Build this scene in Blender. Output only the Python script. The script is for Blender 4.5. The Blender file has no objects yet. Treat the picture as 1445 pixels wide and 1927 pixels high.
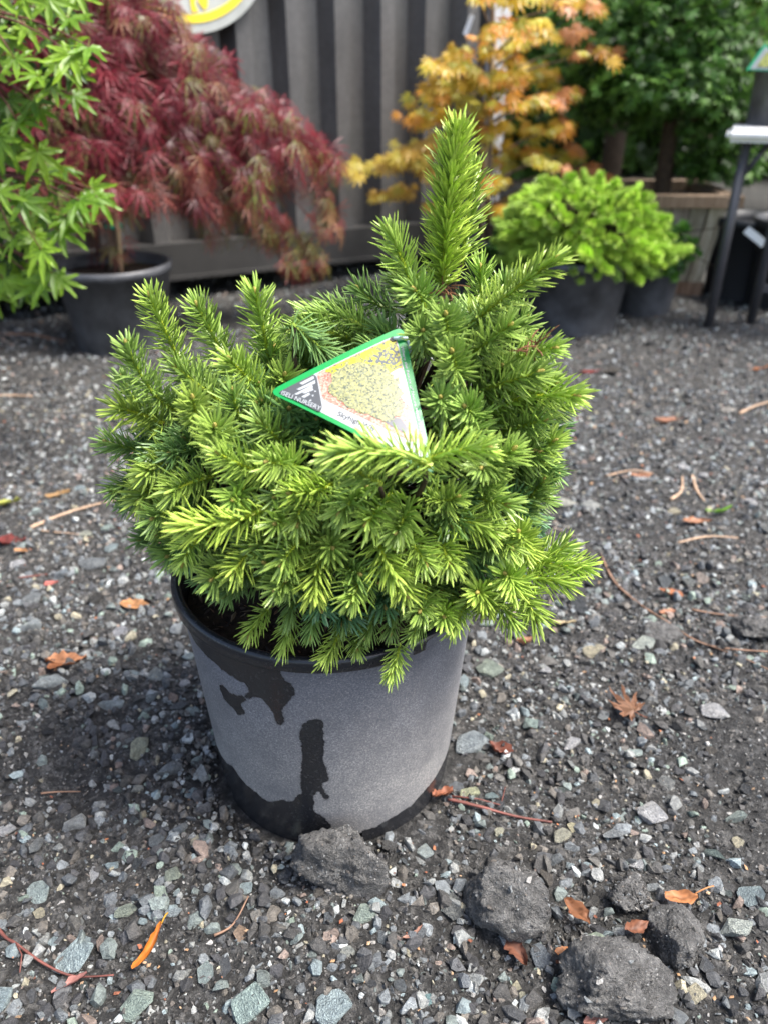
import bpy, bmesh, math, random
import numpy as np
from mathutils import Vector, Matrix, Quaternion

random.seed(7)
rng = np.random.default_rng(11)
scene = bpy.context.scene
COL = scene.collection

# ------------------------------------------------------------------ camera
CAM_H, PITCH, FPX = 0.64, math.radians(29.5), 1450.0
cam_d = bpy.data.cameras.new('camera')
cam_d.sensor_fit = 'VERTICAL'; cam_d.sensor_height = 36.0; cam_d.sensor_width = 27.0
cam_d.lens = 36.0 * FPX / 1927.0
cam_d.clip_start = 0.02; cam_d.clip_end = 400
cam_d.dof.use_dof = True; cam_d.dof.focus_distance = 0.63; cam_d.dof.aperture_fstop = 4.9
cam = bpy.data.objects.new('camera', cam_d); COL.objects.link(cam)
cam.location = (0, 0, CAM_H); cam.rotation_euler = (math.pi / 2 - PITCH, 0, 0)
scene.camera = cam
scene.render.resolution_x, scene.render.resolution_y = 767, 1024

# ------------------------------------------------------------------ sky and sun (soft hazy daylight from the right)
SUN_EL, SUN_AZ = math.radians(60), math.radians(103)    # azimuth from +Y towards +X
world = bpy.data.worlds.new('World'); scene.world = world; world.use_nodes = True
wn = world.node_tree; bg = wn.nodes['Background']
sky = wn.nodes.new('ShaderNodeTexSky'); sky.sky_type = 'NISHITA'; sky.sun_disc = False
sky.sun_elevation = SUN_EL; sky.sun_rotation = SUN_AZ; sky.dust_density = 4.0; sky.air_density = 1.0; sky.ozone_density = 0.6
wn.links.new(sky.outputs[0], bg.inputs[0]); bg.inputs[1].default_value = 0.135
sun_d = bpy.data.lights.new('sun', 'SUN'); sun_d.energy = 3.0; sun_d.angle = math.radians(22); sun_d.color = (1, 0.975, 0.94)
sun = bpy.data.objects.new('sun', sun_d); COL.objects.link(sun)
sv = Vector((math.sin(SUN_AZ) * math.cos(SUN_EL), math.cos(SUN_AZ) * math.cos(SUN_EL), math.sin(SUN_EL)))
sun.rotation_euler = sv.to_track_quat('Z', 'Y').to_euler()
scene.view_settings.view_transform = 'Standard'; scene.view_settings.look = 'None'
scene.view_settings.exposure = 1.45; scene.view_settings.gamma = 1.0
scene.render.engine = 'CYCLES'
scene.cycles.use_denoising = True
scene.cycles.max_bounces = 8; scene.cycles.transmission_bounces = 6; scene.cycles.transparent_max_bounces = 8

# ------------------------------------------------------------------ places: a pixel of the photograph to a point at a real distance
def ray(px, py):
    a = (px - 722.5) / FPX; b = -(py - 963.5) / FPX
    return Vector((a, math.cos(PITCH) + b * math.sin(PITCH), -math.sin(PITCH) + b * math.cos(PITCH)))
def atY(px, py, Y):
    d = ray(px, py); t = Y / d.y
    return Vector((d.x * t, Y, CAM_H + d.z * t))
def ground(px, py, z=0.0):
    d = ray(px, py); t = (z - CAM_H) / d.z
    return Vector((d.x * t, d.y * t, z))
def depth(p): return p.y * math.cos(PITCH) - (p.z - CAM_H) * math.sin(PITCH)

# ------------------------------------------------------------------ value noise
_G = rng.random((256, 256)); _P3 = rng.random((64, 64, 64))
def vnoise(x, y, f):
    x = np.asarray(x) * f + 1000.3; y = np.asarray(y) * f + 1000.7
    xi = np.floor(x).astype(int); yi = np.floor(y).astype(int); u = x - xi; v = y - yi
    u = u * u * (3 - 2 * u); v = v * v * (3 - 2 * v)
    g = lambda i, j: _G[i % 256, j % 256]
    return (g(xi, yi) * (1 - u) + g(xi + 1, yi) * u) * (1 - v) + (g(xi, yi + 1) * (1 - u) + g(xi + 1, yi + 1) * u) * v - 0.5
def vnoise3(p, f, o=0.0):
    p = np.asarray(p) * f + 100.0 + o; i = np.floor(p).astype(int); w = p - i; w = w * w * (3 - 2 * w); r = 0
    for a in (0, 1):
        for b in (0, 1):
            for c in (0, 1):
                k = np.where(a, w[:, 0], 1 - w[:, 0]) * np.where(b, w[:, 1], 1 - w[:, 1]) * np.where(c, w[:, 2], 1 - w[:, 2])
                r = r + k * _P3[(i[:, 0] + a) % 64, (i[:, 1] + b) % 64, (i[:, 2] + c) % 64]
    return r - 0.5

# ------------------------------------------------------------------ materials
def newmat(name):
    m = bpy.data.materials.new(name); m.use_nodes = True
    return m, m.node_tree, m.node_tree.nodes['Principled BSDF']
def N(nt, t, **kw):
    n = nt.nodes.new(t)
    for k, v in kw.items(): setattr(n, k, v)
    return n
def ramp(nt, fac, stops, interp='LINEAR'):
    r = N(nt, 'ShaderNodeValToRGB'); r.color_ramp.interpolation = interp
    els = r.color_ramp.elements
    while len(els) < len(stops): els.new(0.5)
    for e, (p, c) in zip(els, stops): e.position = p; e.color = (*c, 1) if len(c) == 3 else c
    nt.links.new(fac, r.inputs[0]); return r.outputs[0]
def noise(nt, scale, detail=4, rough=0.6, coord=None):
    n = N(nt, 'ShaderNodeTexNoise'); n.inputs['Scale'].default_value = scale; n.inputs['Detail'].default_value = detail; n.inputs['Roughness'].default_value = rough
    if coord is not None: nt.links.new(coord, n.inputs['Vector'])
    return n.outputs['Fac']
def objcoord(nt): return N(nt, 'ShaderNodeTexCoord').outputs['Object']
def mixc(nt, fac, a, b, mode='MIX'):
    m = N(nt, 'ShaderNodeMix', data_type='RGBA', blend_type=mode)
    for s, v in ((0, fac), (6, a), (7, b)):
        if hasattr(v, 'links') or hasattr(v, 'is_output'): nt.links.new(v, m.inputs[s])
        elif s == 0: m.inputs[0].default_value = v
        else: m.inputs[s].default_value = (*v, 1)
    return m.outputs[2]
def bump(nt, b, h, strength, dist):
    n = N(nt, 'ShaderNodeBump'); n.inputs['Strength'].default_value = strength; n.inputs['Distance'].default_value = dist
    nt.links.new(h, n.inputs['Height']); nt.links.new(n.outputs[0], b.inputs['Normal'])

def plain(name, c, rough=0.5, spec=0.5, metal=0.0, var=0.0, scale=30, bmp=0.0, bd=0.002):
    m, nt, b = newmat(name)
    b.inputs['Roughness'].default_value = rough; b.inputs['Specular IOR Level'].default_value = spec; b.inputs['Metallic'].default_value = metal
    if var or bmp:
        f = noise(nt, scale, 6, 0.65, objcoord(nt))
        lo = tuple(x * (1 - var) for x in c); hi = tuple(min(1, x * (1 + var)) for x in c)
        nt.links.new(ramp(nt, f, [(0.3, lo), (0.7, hi)]), b.inputs['Base Color'])
        if bmp: bump(nt, b, f, bmp, bd)
    else: b.inputs['Base Color'].default_value = (*c, 1)
    return m

def leafmat(name, rough=0.4, trans=0.35, varhue=0.25, spec=0.4):
    """colour = object colour x vertex colour, a little different for each leaf; thin, so light comes through."""
    m, nt, b = newmat(name)
    oi = N(nt, 'ShaderNodeObjectInfo'); at = N(nt, 'ShaderNodeAttribute', attribute_name='Col')
    c = mixc(nt, 1.0, oi.outputs['Color'], at.outputs['Color'], 'MULTIPLY')
    hs = N(nt, 'ShaderNodeHueSaturation')
    v = N(nt, 'ShaderNodeMapRange'); nt.links.new(oi.outputs['Random'], v.inputs[0]); v.inputs[3].default_value = 1 - varhue; v.inputs[4].default_value = 1 + varhue
    nt.links.new(v.outputs[0], hs.inputs['Value']); nt.links.new(c, hs.inputs['Color'])
    nt.links.new(hs.outputs[0], b.inputs['Base Color'])
    b.inputs['Roughness'].default_value = rough; b.inputs['Specular IOR Level'].default_value = spec
    tr = N(nt, 'ShaderNodeBsdfTranslucent'); nt.links.new(hs.outputs[0], tr.inputs[0])
    mx = N(nt, 'ShaderNodeMixShader'); mx.inputs[0].default_value = trans
    nt.links.new(b.outputs[0], mx.inputs[1]); nt.links.new(tr.outputs[0], mx.inputs[2])
    nt.links.new(mx.outputs[0], nt.nodes['Material Output'].inputs['Surface'])
    return m

def stonemat(name, source):
    m, nt, b = newmat(name); co = objcoord(nt) if source == 'object' else N(nt, 'ShaderNodeNewGeometry').outputs['Position']
    if source == 'object': c = N(nt, 'ShaderNodeObjectInfo').outputs['Color']; k = 1.0
    else: c = N(nt, 'ShaderNodeAttribute', attribute_name='Col').outputs['Color']; k = 70.0
    f1 = noise(nt, 3.0 if k == 1 else 260, 6, 0.7, co); f2 = noise(nt, 14.0 if k == 1 else 900, 3, 0.6, co)
    g = ramp(nt, f1, [(0.28, (0.45, 0.45, 0.45)), (0.5, (0.95, 0.95, 0.95)), (0.72, (1.45, 1.43, 1.38))])
    s = ramp(nt, f2, [(0.35, (0.75, 0.75, 0.76)), (0.62, (1.0, 1.0, 1.0)), (0.7, (1.5, 1.5, 1.45))])
    c = mixc(nt, 1.0, c, g, 'MULTIPLY'); c = mixc(nt, 1.0, c, s, 'MULTIPLY')
    nt.links.new(c, b.inputs['Base Color']); b.inputs['Roughness'].default_value = 0.5; b.inputs['Specular IOR Level'].default_value = 0.45
    ab = N(nt, 'ShaderNodeMath', operation='ADD'); nt.links.new(f1, ab.inputs[0]); nt.links.new(f2, ab.inputs[1])
    bump(nt, b, ab.outputs[0], 0.85, 0.16 if k == 1 else 0.0022)
    return m

M = {}
# soil of the yard
m, nt, b = newmat('ground_soil'); g = N(nt, 'ShaderNodeNewGeometry').outputs['Position']
f1 = noise(nt, 2.2, 5, 0.6, g); f2 = noise(nt, 90, 8, 0.75, g); f3 = noise(nt, 420, 4, 0.7, g)
c = ramp(nt, f2, [(0.32, (0.0125, 0.0125, 0.0122)), (0.5, (0.048, 0.047, 0.045)), (0.66, (0.17, 0.168, 0.162))])
c = mixc(nt, ramp(nt, f1, [(0.42, (0, 0, 0)), (0.62, (1, 1, 1))]), c, (1.32, 1.29, 1.24), 'MULTIPLY')
c2 = ramp(nt, f3, [(0.55, (1, 1, 1)), (0.66, (1.6, 1.6, 1.62)), (0.74, (2.8, 2.8, 2.8))])
nt.links.new(mixc(nt, 1.0, c, c2, 'MULTIPLY'), b.inputs['Base Color'])
b.inputs['Roughness'].default_value = 0.58; b.inputs['Specular IOR Level'].default_value = 0.45
ad = N(nt, 'ShaderNodeMath', operation='ADD'); nt.links.new(f2, ad.inputs[0]); nt.links.new(f3, ad.inputs[1])
bump(nt, b, ad.outputs[0], 1.0, 0.010); M['ground'] = m
M['stone'] = stonemat('stone_faces', 'object'); M['gravel'] = stonemat('gravel_faces', 'attr')

def clodmat():
    m, nt, b = newmat('dirt_clod'); co = N(nt, 'ShaderNodeNewGeometry').outputs['Position']
    f1 = noise(nt, 60, 8, 0.75, co); f2 = noise(nt, 380, 4, 0.7, co)
    c = ramp(nt, f1, [(0.3, (0.05, 0.049, 0.047)), (0.5, (0.15, 0.147, 0.141)), (0.7, (0.29, 0.285, 0.272))])
    c = mixc(nt, 1.0, c, ramp(nt, f2, [(0.4, (0.7, 0.7, 0.7)), (0.6, (1.1, 1.1, 1.1)), (0.72, (2.2, 2.2, 2.1))]), 'MULTIPLY')
    nt.links.new(c, b.inputs['Base Color']); b.inputs['Roughness'].default_value = 0.8
    ad = N(nt, 'ShaderNodeMath', operation='ADD'); nt.links.new(f1, ad.inputs[0]); nt.links.new(f2, ad.inputs[1])
    bump(nt, b, ad.outputs[0], 1.0, 0.009); return m
M['clod'] = clodmat()

def potmat():
    m, nt, b = newmat('dusty_black_plastic'); co = objcoord(nt)
    w0 = N(nt, 'ShaderNodeAttribute', attribute_name='wet').outputs['Fac']; wn_ = noise(nt, 180, 6, 0.72, co)
    wa = N(nt, 'ShaderNodeMath', operation='MULTIPLY_ADD'); nt.links.new(wn_, wa.inputs[0]); wa.inputs[1].default_value = 1.0; nt.links.new(w0, wa.inputs[2])
    wet = ramp(nt, wa.outputs[0], [(0.80, (0, 0, 0)), (0.96, (0.72, 0.72, 0.72)), (1.35, (0.97, 0.97, 0.97))])
    f1 = noise(nt, 620, 5, 0.75, co); f2 = noise(nt, 22, 5, 0.6, co)
    vo = N(nt, 'ShaderNodeTexVoronoi'); vo.inputs['Scale'].default_value = 330; nt.links.new(co, vo.inputs['Vector'])
    dust = ramp(nt, f1, [(0.30, (0.075, 0.079, 0.090)), (0.5, (0.175, 0.178, 0.187)), (0.68, (0.42, 0.41, 0.395))])
    dust = mixc(nt, ramp(nt, f2, [(0.35, (0, 0, 0)), (0.65, (0.6, 0.6, 0.6))]), dust, (0.085, 0.09, 0.105))
    fl = ramp(nt, vo.outputs['Distance'], [(0.0, (1, 1, 1)), (0.16, (1, 1, 1)), (0.22, (0, 0, 0))])
    sel = ramp(nt, noise(nt, 130, 2, 0.5, co), [(0.44, (0, 0, 0)), (0.56, (1, 1, 1))])
    fs = mixc(nt, 1.0, fl, sel, 'MULTIPLY')
    dust = mixc(nt, fs, dust, (0.30, 0.29, 0.275))
    sz = N(nt, 'ShaderNodeSeparateXYZ'); nt.links.new(co, sz.inputs[0]); hz_ = N(nt, 'ShaderNodeMath', operation='MULTIPLY_ADD'); nt.links.new(f2, hz_.inputs[0]); hz_.inputs[1].default_value = -.16; nt.links.new(sz.outputs[2], hz_.inputs[2])
    low = ramp(nt, hz_.outputs[0], [(0.0, (1.40, 1.36, 1.28)), (0.05, (1.2, 1.18, 1.15)), (0.16, (0.74, 0.78, 0.88))])   # splashed soil dries palest low down
    dust = mixc(nt, 1.0, dust, low, 'MULTIPLY')
    sm = noise(nt, 9, 6, 0.7, co); dust = mixc(nt, ramp(nt, sm, [(0.56, (0, 0, 0)), (0.70, (0.55, 0.55, 0.55))]), dust, (0.06, 0.065, 0.08))
    wetc = ramp(nt, noise(nt, 300, 3, 0.6, co), [(0.58, (0.012, 0.013, 0.016)), (0.8, (0.07, 0.07, 0.07))])
    nt.links.new(mixc(nt, wet, dust, wetc), b.inputs['Base Color'])
    r = N(nt, 'ShaderNodeMapRange'); nt.links.new(wet, r.inputs[0]); r.inputs[3].default_value = 0.52; r.inputs[4].default_value = 0.22
    nt.links.new(r.outputs[0], b.inputs['Roughness']); b.inputs['Specular IOR Level'].default_value = 0.5
    bump(nt, b, f1, 0.15, 0.0006); return m
M['pot'] = potmat()
M['nursery_pot'] = plain('grey_black_plastic', (0.07, 0.073, 0.080), 0.45, 0.5, var=0.6, scale=14)
M['soil'] = plain('potting_soil', (0.032, 0.020, 0.012), 0.9, 0.3, var=0.8, scale=160, bmp=1.0, bd=0.006)
M['bark'] = plain('twig_bark', (0.060, 0.040, 0.025), 0.8, 0.3, var=0.5, scale=90, bmp=0.6)
M['red_twig'] = plain('red_twig_bark', (0.13, 0.045, 0.035), 0.6, 0.4, var=0.45, scale=60)
M['grey_bark'] = plain('maple_bark', (0.17, 0.12, 0.085), 0.8, 0.3, var=0.5, scale=40, bmp=0.5)
M['cane'] = plain('bamboo_cane', (0.42, 0.30, 0.17), 0.6, 0.4, var=0.3, scale=25)
M['tie'] = plain('green_tie', (0.02, 0.26, 0.16), 0.45)
M['needle'] = leafmat('spruce_needle', 0.36, 0.22, 0.12, 0.5)
M['leaf'] = leafmat('maple_leaf', 0.38, 0.4, 0.18, 0.45)
M['dry'] = leafmat('dry_leaf', 0.55, 0.2, 0.1, 0.3)
M['bud'] = plain('bud_scales', (0.33, 0.27, 0.07), 0.6, 0.3, var=0.3, scale=300)
M['deadneedle'] = plain('dead_needles', (0.17, 0.075, 0.035), 0.7, 0.3)

# corrugated steel
m, nt, b = newmat('container_paint'); co = N(nt, 'ShaderNodeTexCoord').outputs['Object']
mp = N(nt, 'ShaderNodeMapping'); nt.links.new(co, mp.inputs[0]); mp.inputs['Scale'].default_value = (3, 3, 0.9)
f = noise(nt, 3, 6, 0.65, mp.outputs[0]); f2 = noise(nt, 70, 3, 0.6, co)
c = ramp(nt, f, [(0.3, (0.066, 0.064, 0.063)), (0.7, (0.112, 0.109, 0.107))])
c = mixc(nt, 1.0, c, ramp(nt, f2, [(0.35, (0.85, 0.85, 0.85)), (0.65, (1.1, 1.1, 1.1))]), 'MULTIPLY')
nt.links.new(c, b.inputs['Base Color']); b.inputs['Roughness'].default_value = 0.34; b.inputs['Metallic'].default_value = 0.0; b.inputs['Specular IOR Level'].default_value = 0.6
bump(nt, b, f2, 0.12, 0.003); M['steel'] = m
M['rail'] = plain('rail_paint', (0.034, 0.033, 0.032), 0.5, 0.5, var=0.3, scale=8)
M['underside'] = plain('container_underside', (0.03, 0.028, 0.026), 0.8)
M['post_lit'] = plain('corner_post_lit', (0.55, 0.55, 0.56), 0.5, var=0.15, scale=6)  # pale tone puts the light on the container's end into the post colour

# ------------------------------------------------------------------ mesh helpers
def mesh_np(name, V, F, mat=None, smooth=False, col=None):
    """V (n,3); F list/array of polygons (all the same size when an array)."""
    me = bpy.data.meshes.new(name)
    V = np.asarray(V, dtype=np.float32)
    if isinstance(F, np.ndarray):
        k = F.shape[1]; n = len(F)
        me.vertices.add(len(V)); me.vertices.foreach_set('co', V.ravel())
        me.loops.add(n * k); me.loops.foreach_set('vertex_index', F.astype(np.int32).ravel())
        me.polygons.add(n); me.polygons.foreach_set('loop_start', np.arange(n, dtype=np.int32) * k)
    else:
        me.from_pydata(V.tolist(), [], F)
    me.update(calc_edges=True)
    if col is not None:
        a = me.color_attributes.new('Col', 'FLOAT_COLOR', 'POINT')
        c4 = np.ones((len(V), 4), dtype=np.float32); c4[:, :3] = col
        a.data.foreach_set('color', c4.ravel())
    if mat is not None: me.materials.append(mat)
    me.polygons.foreach_set('use_smooth', np.full(len(me.polygons), smooth))
    return me
def link(name, me, parent=None, loc=None, mw=None, color=None):
    o = bpy.data.objects.new(name, me); COL.objects.link(o)
    if mw is not None: o.matrix_world = mw
    elif loc is not None: o.location = loc
    if parent is not None:
        o.parent = parent; o.matrix_parent_inverse = PINV.get(parent.name, Matrix.Identity(4))
    if color is not None: o.color = (*color, 1)
    return o
PINV = {}
def tag(o, label=None, cat=None, group=None, kind=None):
    if label: o['label'] = label
    if cat: o['category'] = cat
    if group: o['group'] = group
    if kind: o['kind'] = kind
    return o
def thing(name, loc, label, cat, group=None):
    """an Empty at the thing's base; its parts keep world coordinates"""
    o = bpy.data.objects.new(name, None); COL.objects.link(o); o.location = loc; o.empty_display_size = 0.05
    PINV[o.name] = Matrix.Translation(Vector(loc)).inverted()
    return tag(o, label, cat, group)

def adopt(part, parent, stem):
    for o in [c for c in parent.children if c.name.split('.')[0] == stem]:
        o.parent = part; o.matrix_parent_inverse = Matrix.Identity(4)
class MB:
    def __init__(s): s.v = []; s.f = []
    def add(s, V, F):
        k = len(s.v); s.v += [tuple(p) for p in V]; s.f += [tuple(i + k for i in q) for q in F]
    def box(s, c, size, R=None):
        c = Vector(c); h = [x / 2 for x in size]
        P = [Vector((x * h[0], y * h[1], z * h[2])) for x in (-1, 1) for y in (-1, 1) for z in (-1, 1)]
        if R is not None: P = [R @ p for p in P]
        s.add([c + p for p in P], [(0, 1, 3, 2), (4, 6, 7, 5), (0, 4, 5, 1), (2, 3, 7, 6), (0, 2, 6, 4), (1, 5, 7, 3)])
    def tube(s, pts, radii, n=6, caps=True):
        pts = [Vector(p) for p in pts]
        if not hasattr(radii, '__len__'): radii = [radii] * len(pts)
        V = []; F = []; side = None
        for i, p in enumerate(pts):
            t = (pts[min(i + 1, len(pts) - 1)] - pts[max(i - 1, 0)]).normalized()
            if side is None: side = t.orthogonal().normalized()
            side = (side - t * side.dot(t)).normalized(); up = t.cross(side)
            for k in range(n):
                a = 2 * math.pi * k / n; V.append(p + (side * math.cos(a) + up * math.sin(a)) * radii[i])
        for i in range(len(pts) - 1):
            for k in range(n): F.append((i * n + k, i * n + (k + 1) % n, (i + 1) * n + (k + 1) % n, (i + 1) * n + k))
        if caps: F.append(tuple(range(n - 1, -1, -1))); F.append(tuple((len(pts) - 1) * n + k for k in range(n)))
        s.add(V, F)
    def lathe(s, prof, n=48, c=(0, 0, 0)):
        V = []; F = []
        for r, z in prof:
            for k in range(n):
                a = 2 * math.pi * k / n; V.append((c[0] + r * math.cos(a), c[1] + r * math.sin(a), c[2] + z))
        for i in range(len(prof) - 1):
            for k in range(n): F.append((i * n + k, i * n + (k + 1) % n, (i + 1) * n + (k + 1) % n, (i + 1) * n + k))
        s.add(V, F)
    def build(s, name, mat, parent=None, smooth=False, color=None):
        return link(name, mesh_np(name, s.v, s.f, mat, smooth), parent, color=color)
def bez(a, b, c, n=6):
    a, b, c = Vector(a), Vector(b), Vector(c)
    return [a * (1 - t) ** 2 + b * 2 * t * (1 - t) + c * t * t for t in [i / n for i in range(n + 1)]]
def frame(z, ref=Vector((0, 0, 1)), roll=0.0):
    """rotation whose Z is z"""
    z = Vector(z).normalized()
    if abs(z.dot(ref)) > 0.98: ref = Vector((0, 1, 0))
    x = ref.cross(z).normalized(); y = z.cross(x)
    R = Matrix((x, y, z)).transposed()
    return R @ Matrix.Rotation(roll, 3, 'Z')
def trs(loc, R, s=1.0):
    if not hasattr(s, '__len__'): s = (s, s, s)
    return Matrix.Translation(Vector(loc)) @ R.to_4x4() @ Matrix.Diagonal((*s, 1))
def join_np(mesh, mats, cols):
    """many transformed copies of a template mesh as one vertex / face / colour set (a triangle array)"""
    mesh.calc_loop_triangles()
    V = np.array([v.co[:] for v in mesh.vertices]); T = np.array([t.vertices[:] for t in mesh.loop_triangles])
    ca = mesh.color_attributes.get('Col'); base = np.ones((len(V), 3))
    if ca: base = np.array([d.color[:3] for d in ca.data])
    MM = np.array([np.array(m) for m in mats])
    VV = np.einsum('nij,vj->nvi', MM[:, :3, :3], V) + MM[:, None, :3, 3]
    FF = (T[None] + (np.arange(len(mats)) * len(V))[:, None, None]).reshape(-1, 3)
    CC = base[None] * np.asarray(cols)[:, None, :]
    return VV.reshape(-1, 3), FF, CC.reshape(-1, 3)

# ================================================================== THE GROUND
def spaced(lo, dlo, dhi, hi, step, grow=1.16):
    a = list(np.arange(dlo, dhi, step)); s = step; x = dlo; L = []
    while x > lo: s *= grow; x -= s; L.append(x)
    s = step; x = a[-1]; R_ = []
    while x < hi: s *= grow; x += s; R_.append(x)
    return np.array(L[::-1] + a + R_)
def gz(x, y):
    return (0.020 * vnoise(x, y, 1.7) + 0.012 * vnoise(x, y, 5.0) + 0.014 * vnoise(x + 3, y, 17) + 0.006 * vnoise(x, y + 5, 45) + 0.0055 * vnoise(x + 9, y, 100)) * np.clip((np.asarray(y) + 3) / 3, 0.3, 1) - 0.004
xs = spaced(-60, -0.75, 0.9, 60, 0.0075); ys = spaced(-40, 0.18, 1.5, 120, 0.0075)
X, Y = np.meshgrid(xs, ys); Z = gz(X, Y)
POT = Vector((-0.052, 0.605, 0.0))
d = np.hypot(X - POT.x, Y - POT.y); k = np.clip((d - 0.125) / 0.05, 0, 1); Z = Z * k - 0.002 * (1 - k)
nx, ny = len(xs), len(ys)
idx = np.arange(nx * ny).reshape(ny, nx)
Fq = np.stack([idx[:-1, :-1], idx[:-1, 1:], idx[1:, 1:], idx[1:, :-1]], -1).reshape(-1, 4)
ground_o = link('ground', mesh_np('ground', np.stack([X, Y, Z], -1).reshape(-1, 3), Fq, M['ground'], True))
tag(ground_o, 'dark damp gravelly soil of the nursery yard', 'ground', kind='structure')
PINV['ground'] = Matrix.Identity(4)
def gh(x, y):
    r = float(gz(np.array([x]), np.array([y]))[0]); dd = math.hypot(x - POT.x, y - POT.y); kk = min(1, max(0, (dd - 0.125) / 0.05))
    return r * kk - 0.002 * (1 - kk)

# ---- stones
def hull(npts, sq, seed, rounding=0.0):
    r = random.Random(seed); bm = bmesh.new()
    for i in range(npts):
        v = Vector((r.gauss(0, 1), r.gauss(0, 1), r.gauss(0, 1))).normalized() * r.uniform(0.85, 1.0)
        v.x *= 1.0; v.y *= sq[0]; v.z *= sq[1]; bm.verts.new(v)
    res = bmesh.ops.convex_hull(bm, input=bm.verts)
    bmesh.ops.delete(bm, geom=[e for e in res['geom_interior'] if isinstance(e, bmesh.types.BMVert)], context='VERTS')
    loose = [v for v in bm.verts if not v.link_faces]
    if loose: bmesh.ops.delete(bm, geom=loose, context='VERTS')
    if rounding:
        bmesh.ops.dissolve_limit(bm, angle_limit=0.32, verts=bm.verts, edges=bm.edges)
        bmesh.ops.bevel(bm, geom=list(bm.edges), offset=rounding, segments=1, affect='EDGES', clamp_overlap=True)
    bmesh.ops.triangulate(bm, faces=bm.faces)
    return bm
def hull_mesh(*a, mat=None):
    bm = hull(*a); me = bpy.data.meshes.new('stone'); bm.to_mesh(me); bm.free()
    if mat: me.materials.append(mat)
    return me
ST = [hull_mesh(11 + (i % 3) * 2, (random.uniform(0.6, 0.9), random.uniform(0.4, 0.65)), 100 + i, 0.05, mat=M['stone']) for i in range(14)]
GREYS = [(0.15, 0.165, 0.172), (0.20, 0.22, 0.23), (0.11, 0.12, 0.128), (0.24, 0.25, 0.24), (0.085, 0.088, 0.092), (0.17, 0.20, 0.19), (0.16, 0.145, 0.125), (0.06, 0.06, 0.062), (0.30, 0.31, 0.30), (0.075, 0.075, 0.078), (0.12, 0.115, 0.105), (0.05, 0.05, 0.053)]
stone_spots = []
def stone(px, py, wpx, hpx, col, ti, rot=0.0, hz=None):
    p = ground(px, py); s = wpx / 2 / FPX * depth(p)
    z = gh(p.x, p.y); sy = max(0.35, min(1.6, hpx / max(wpx, 1) * 1.25))
    hzz = hz if hz else 0.8
    R = Matrix.Rotation(rot, 3, 'Z')
    o = link('stone', ST[ti % len(ST)], ground_o, mw=trs((p.x, p.y, z + s * 0.16 * hzz), R, (s, s * sy * 1.25, s * hzz)), color=col)
    stone_spots.append((p.x, p.y, s)); return o
BL = (0.27, 0.33, 0.34); GN = (0.25, 0.31, 0.26); WH = (0.46, 0.49, 0.48); TN = (0.36, 0.33, 0.24); DK = (0.09, 0.095, 0.10); PK = (0.25, 0.195, 0.165); MG = (0.2, 0.215, 0.22)
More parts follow.
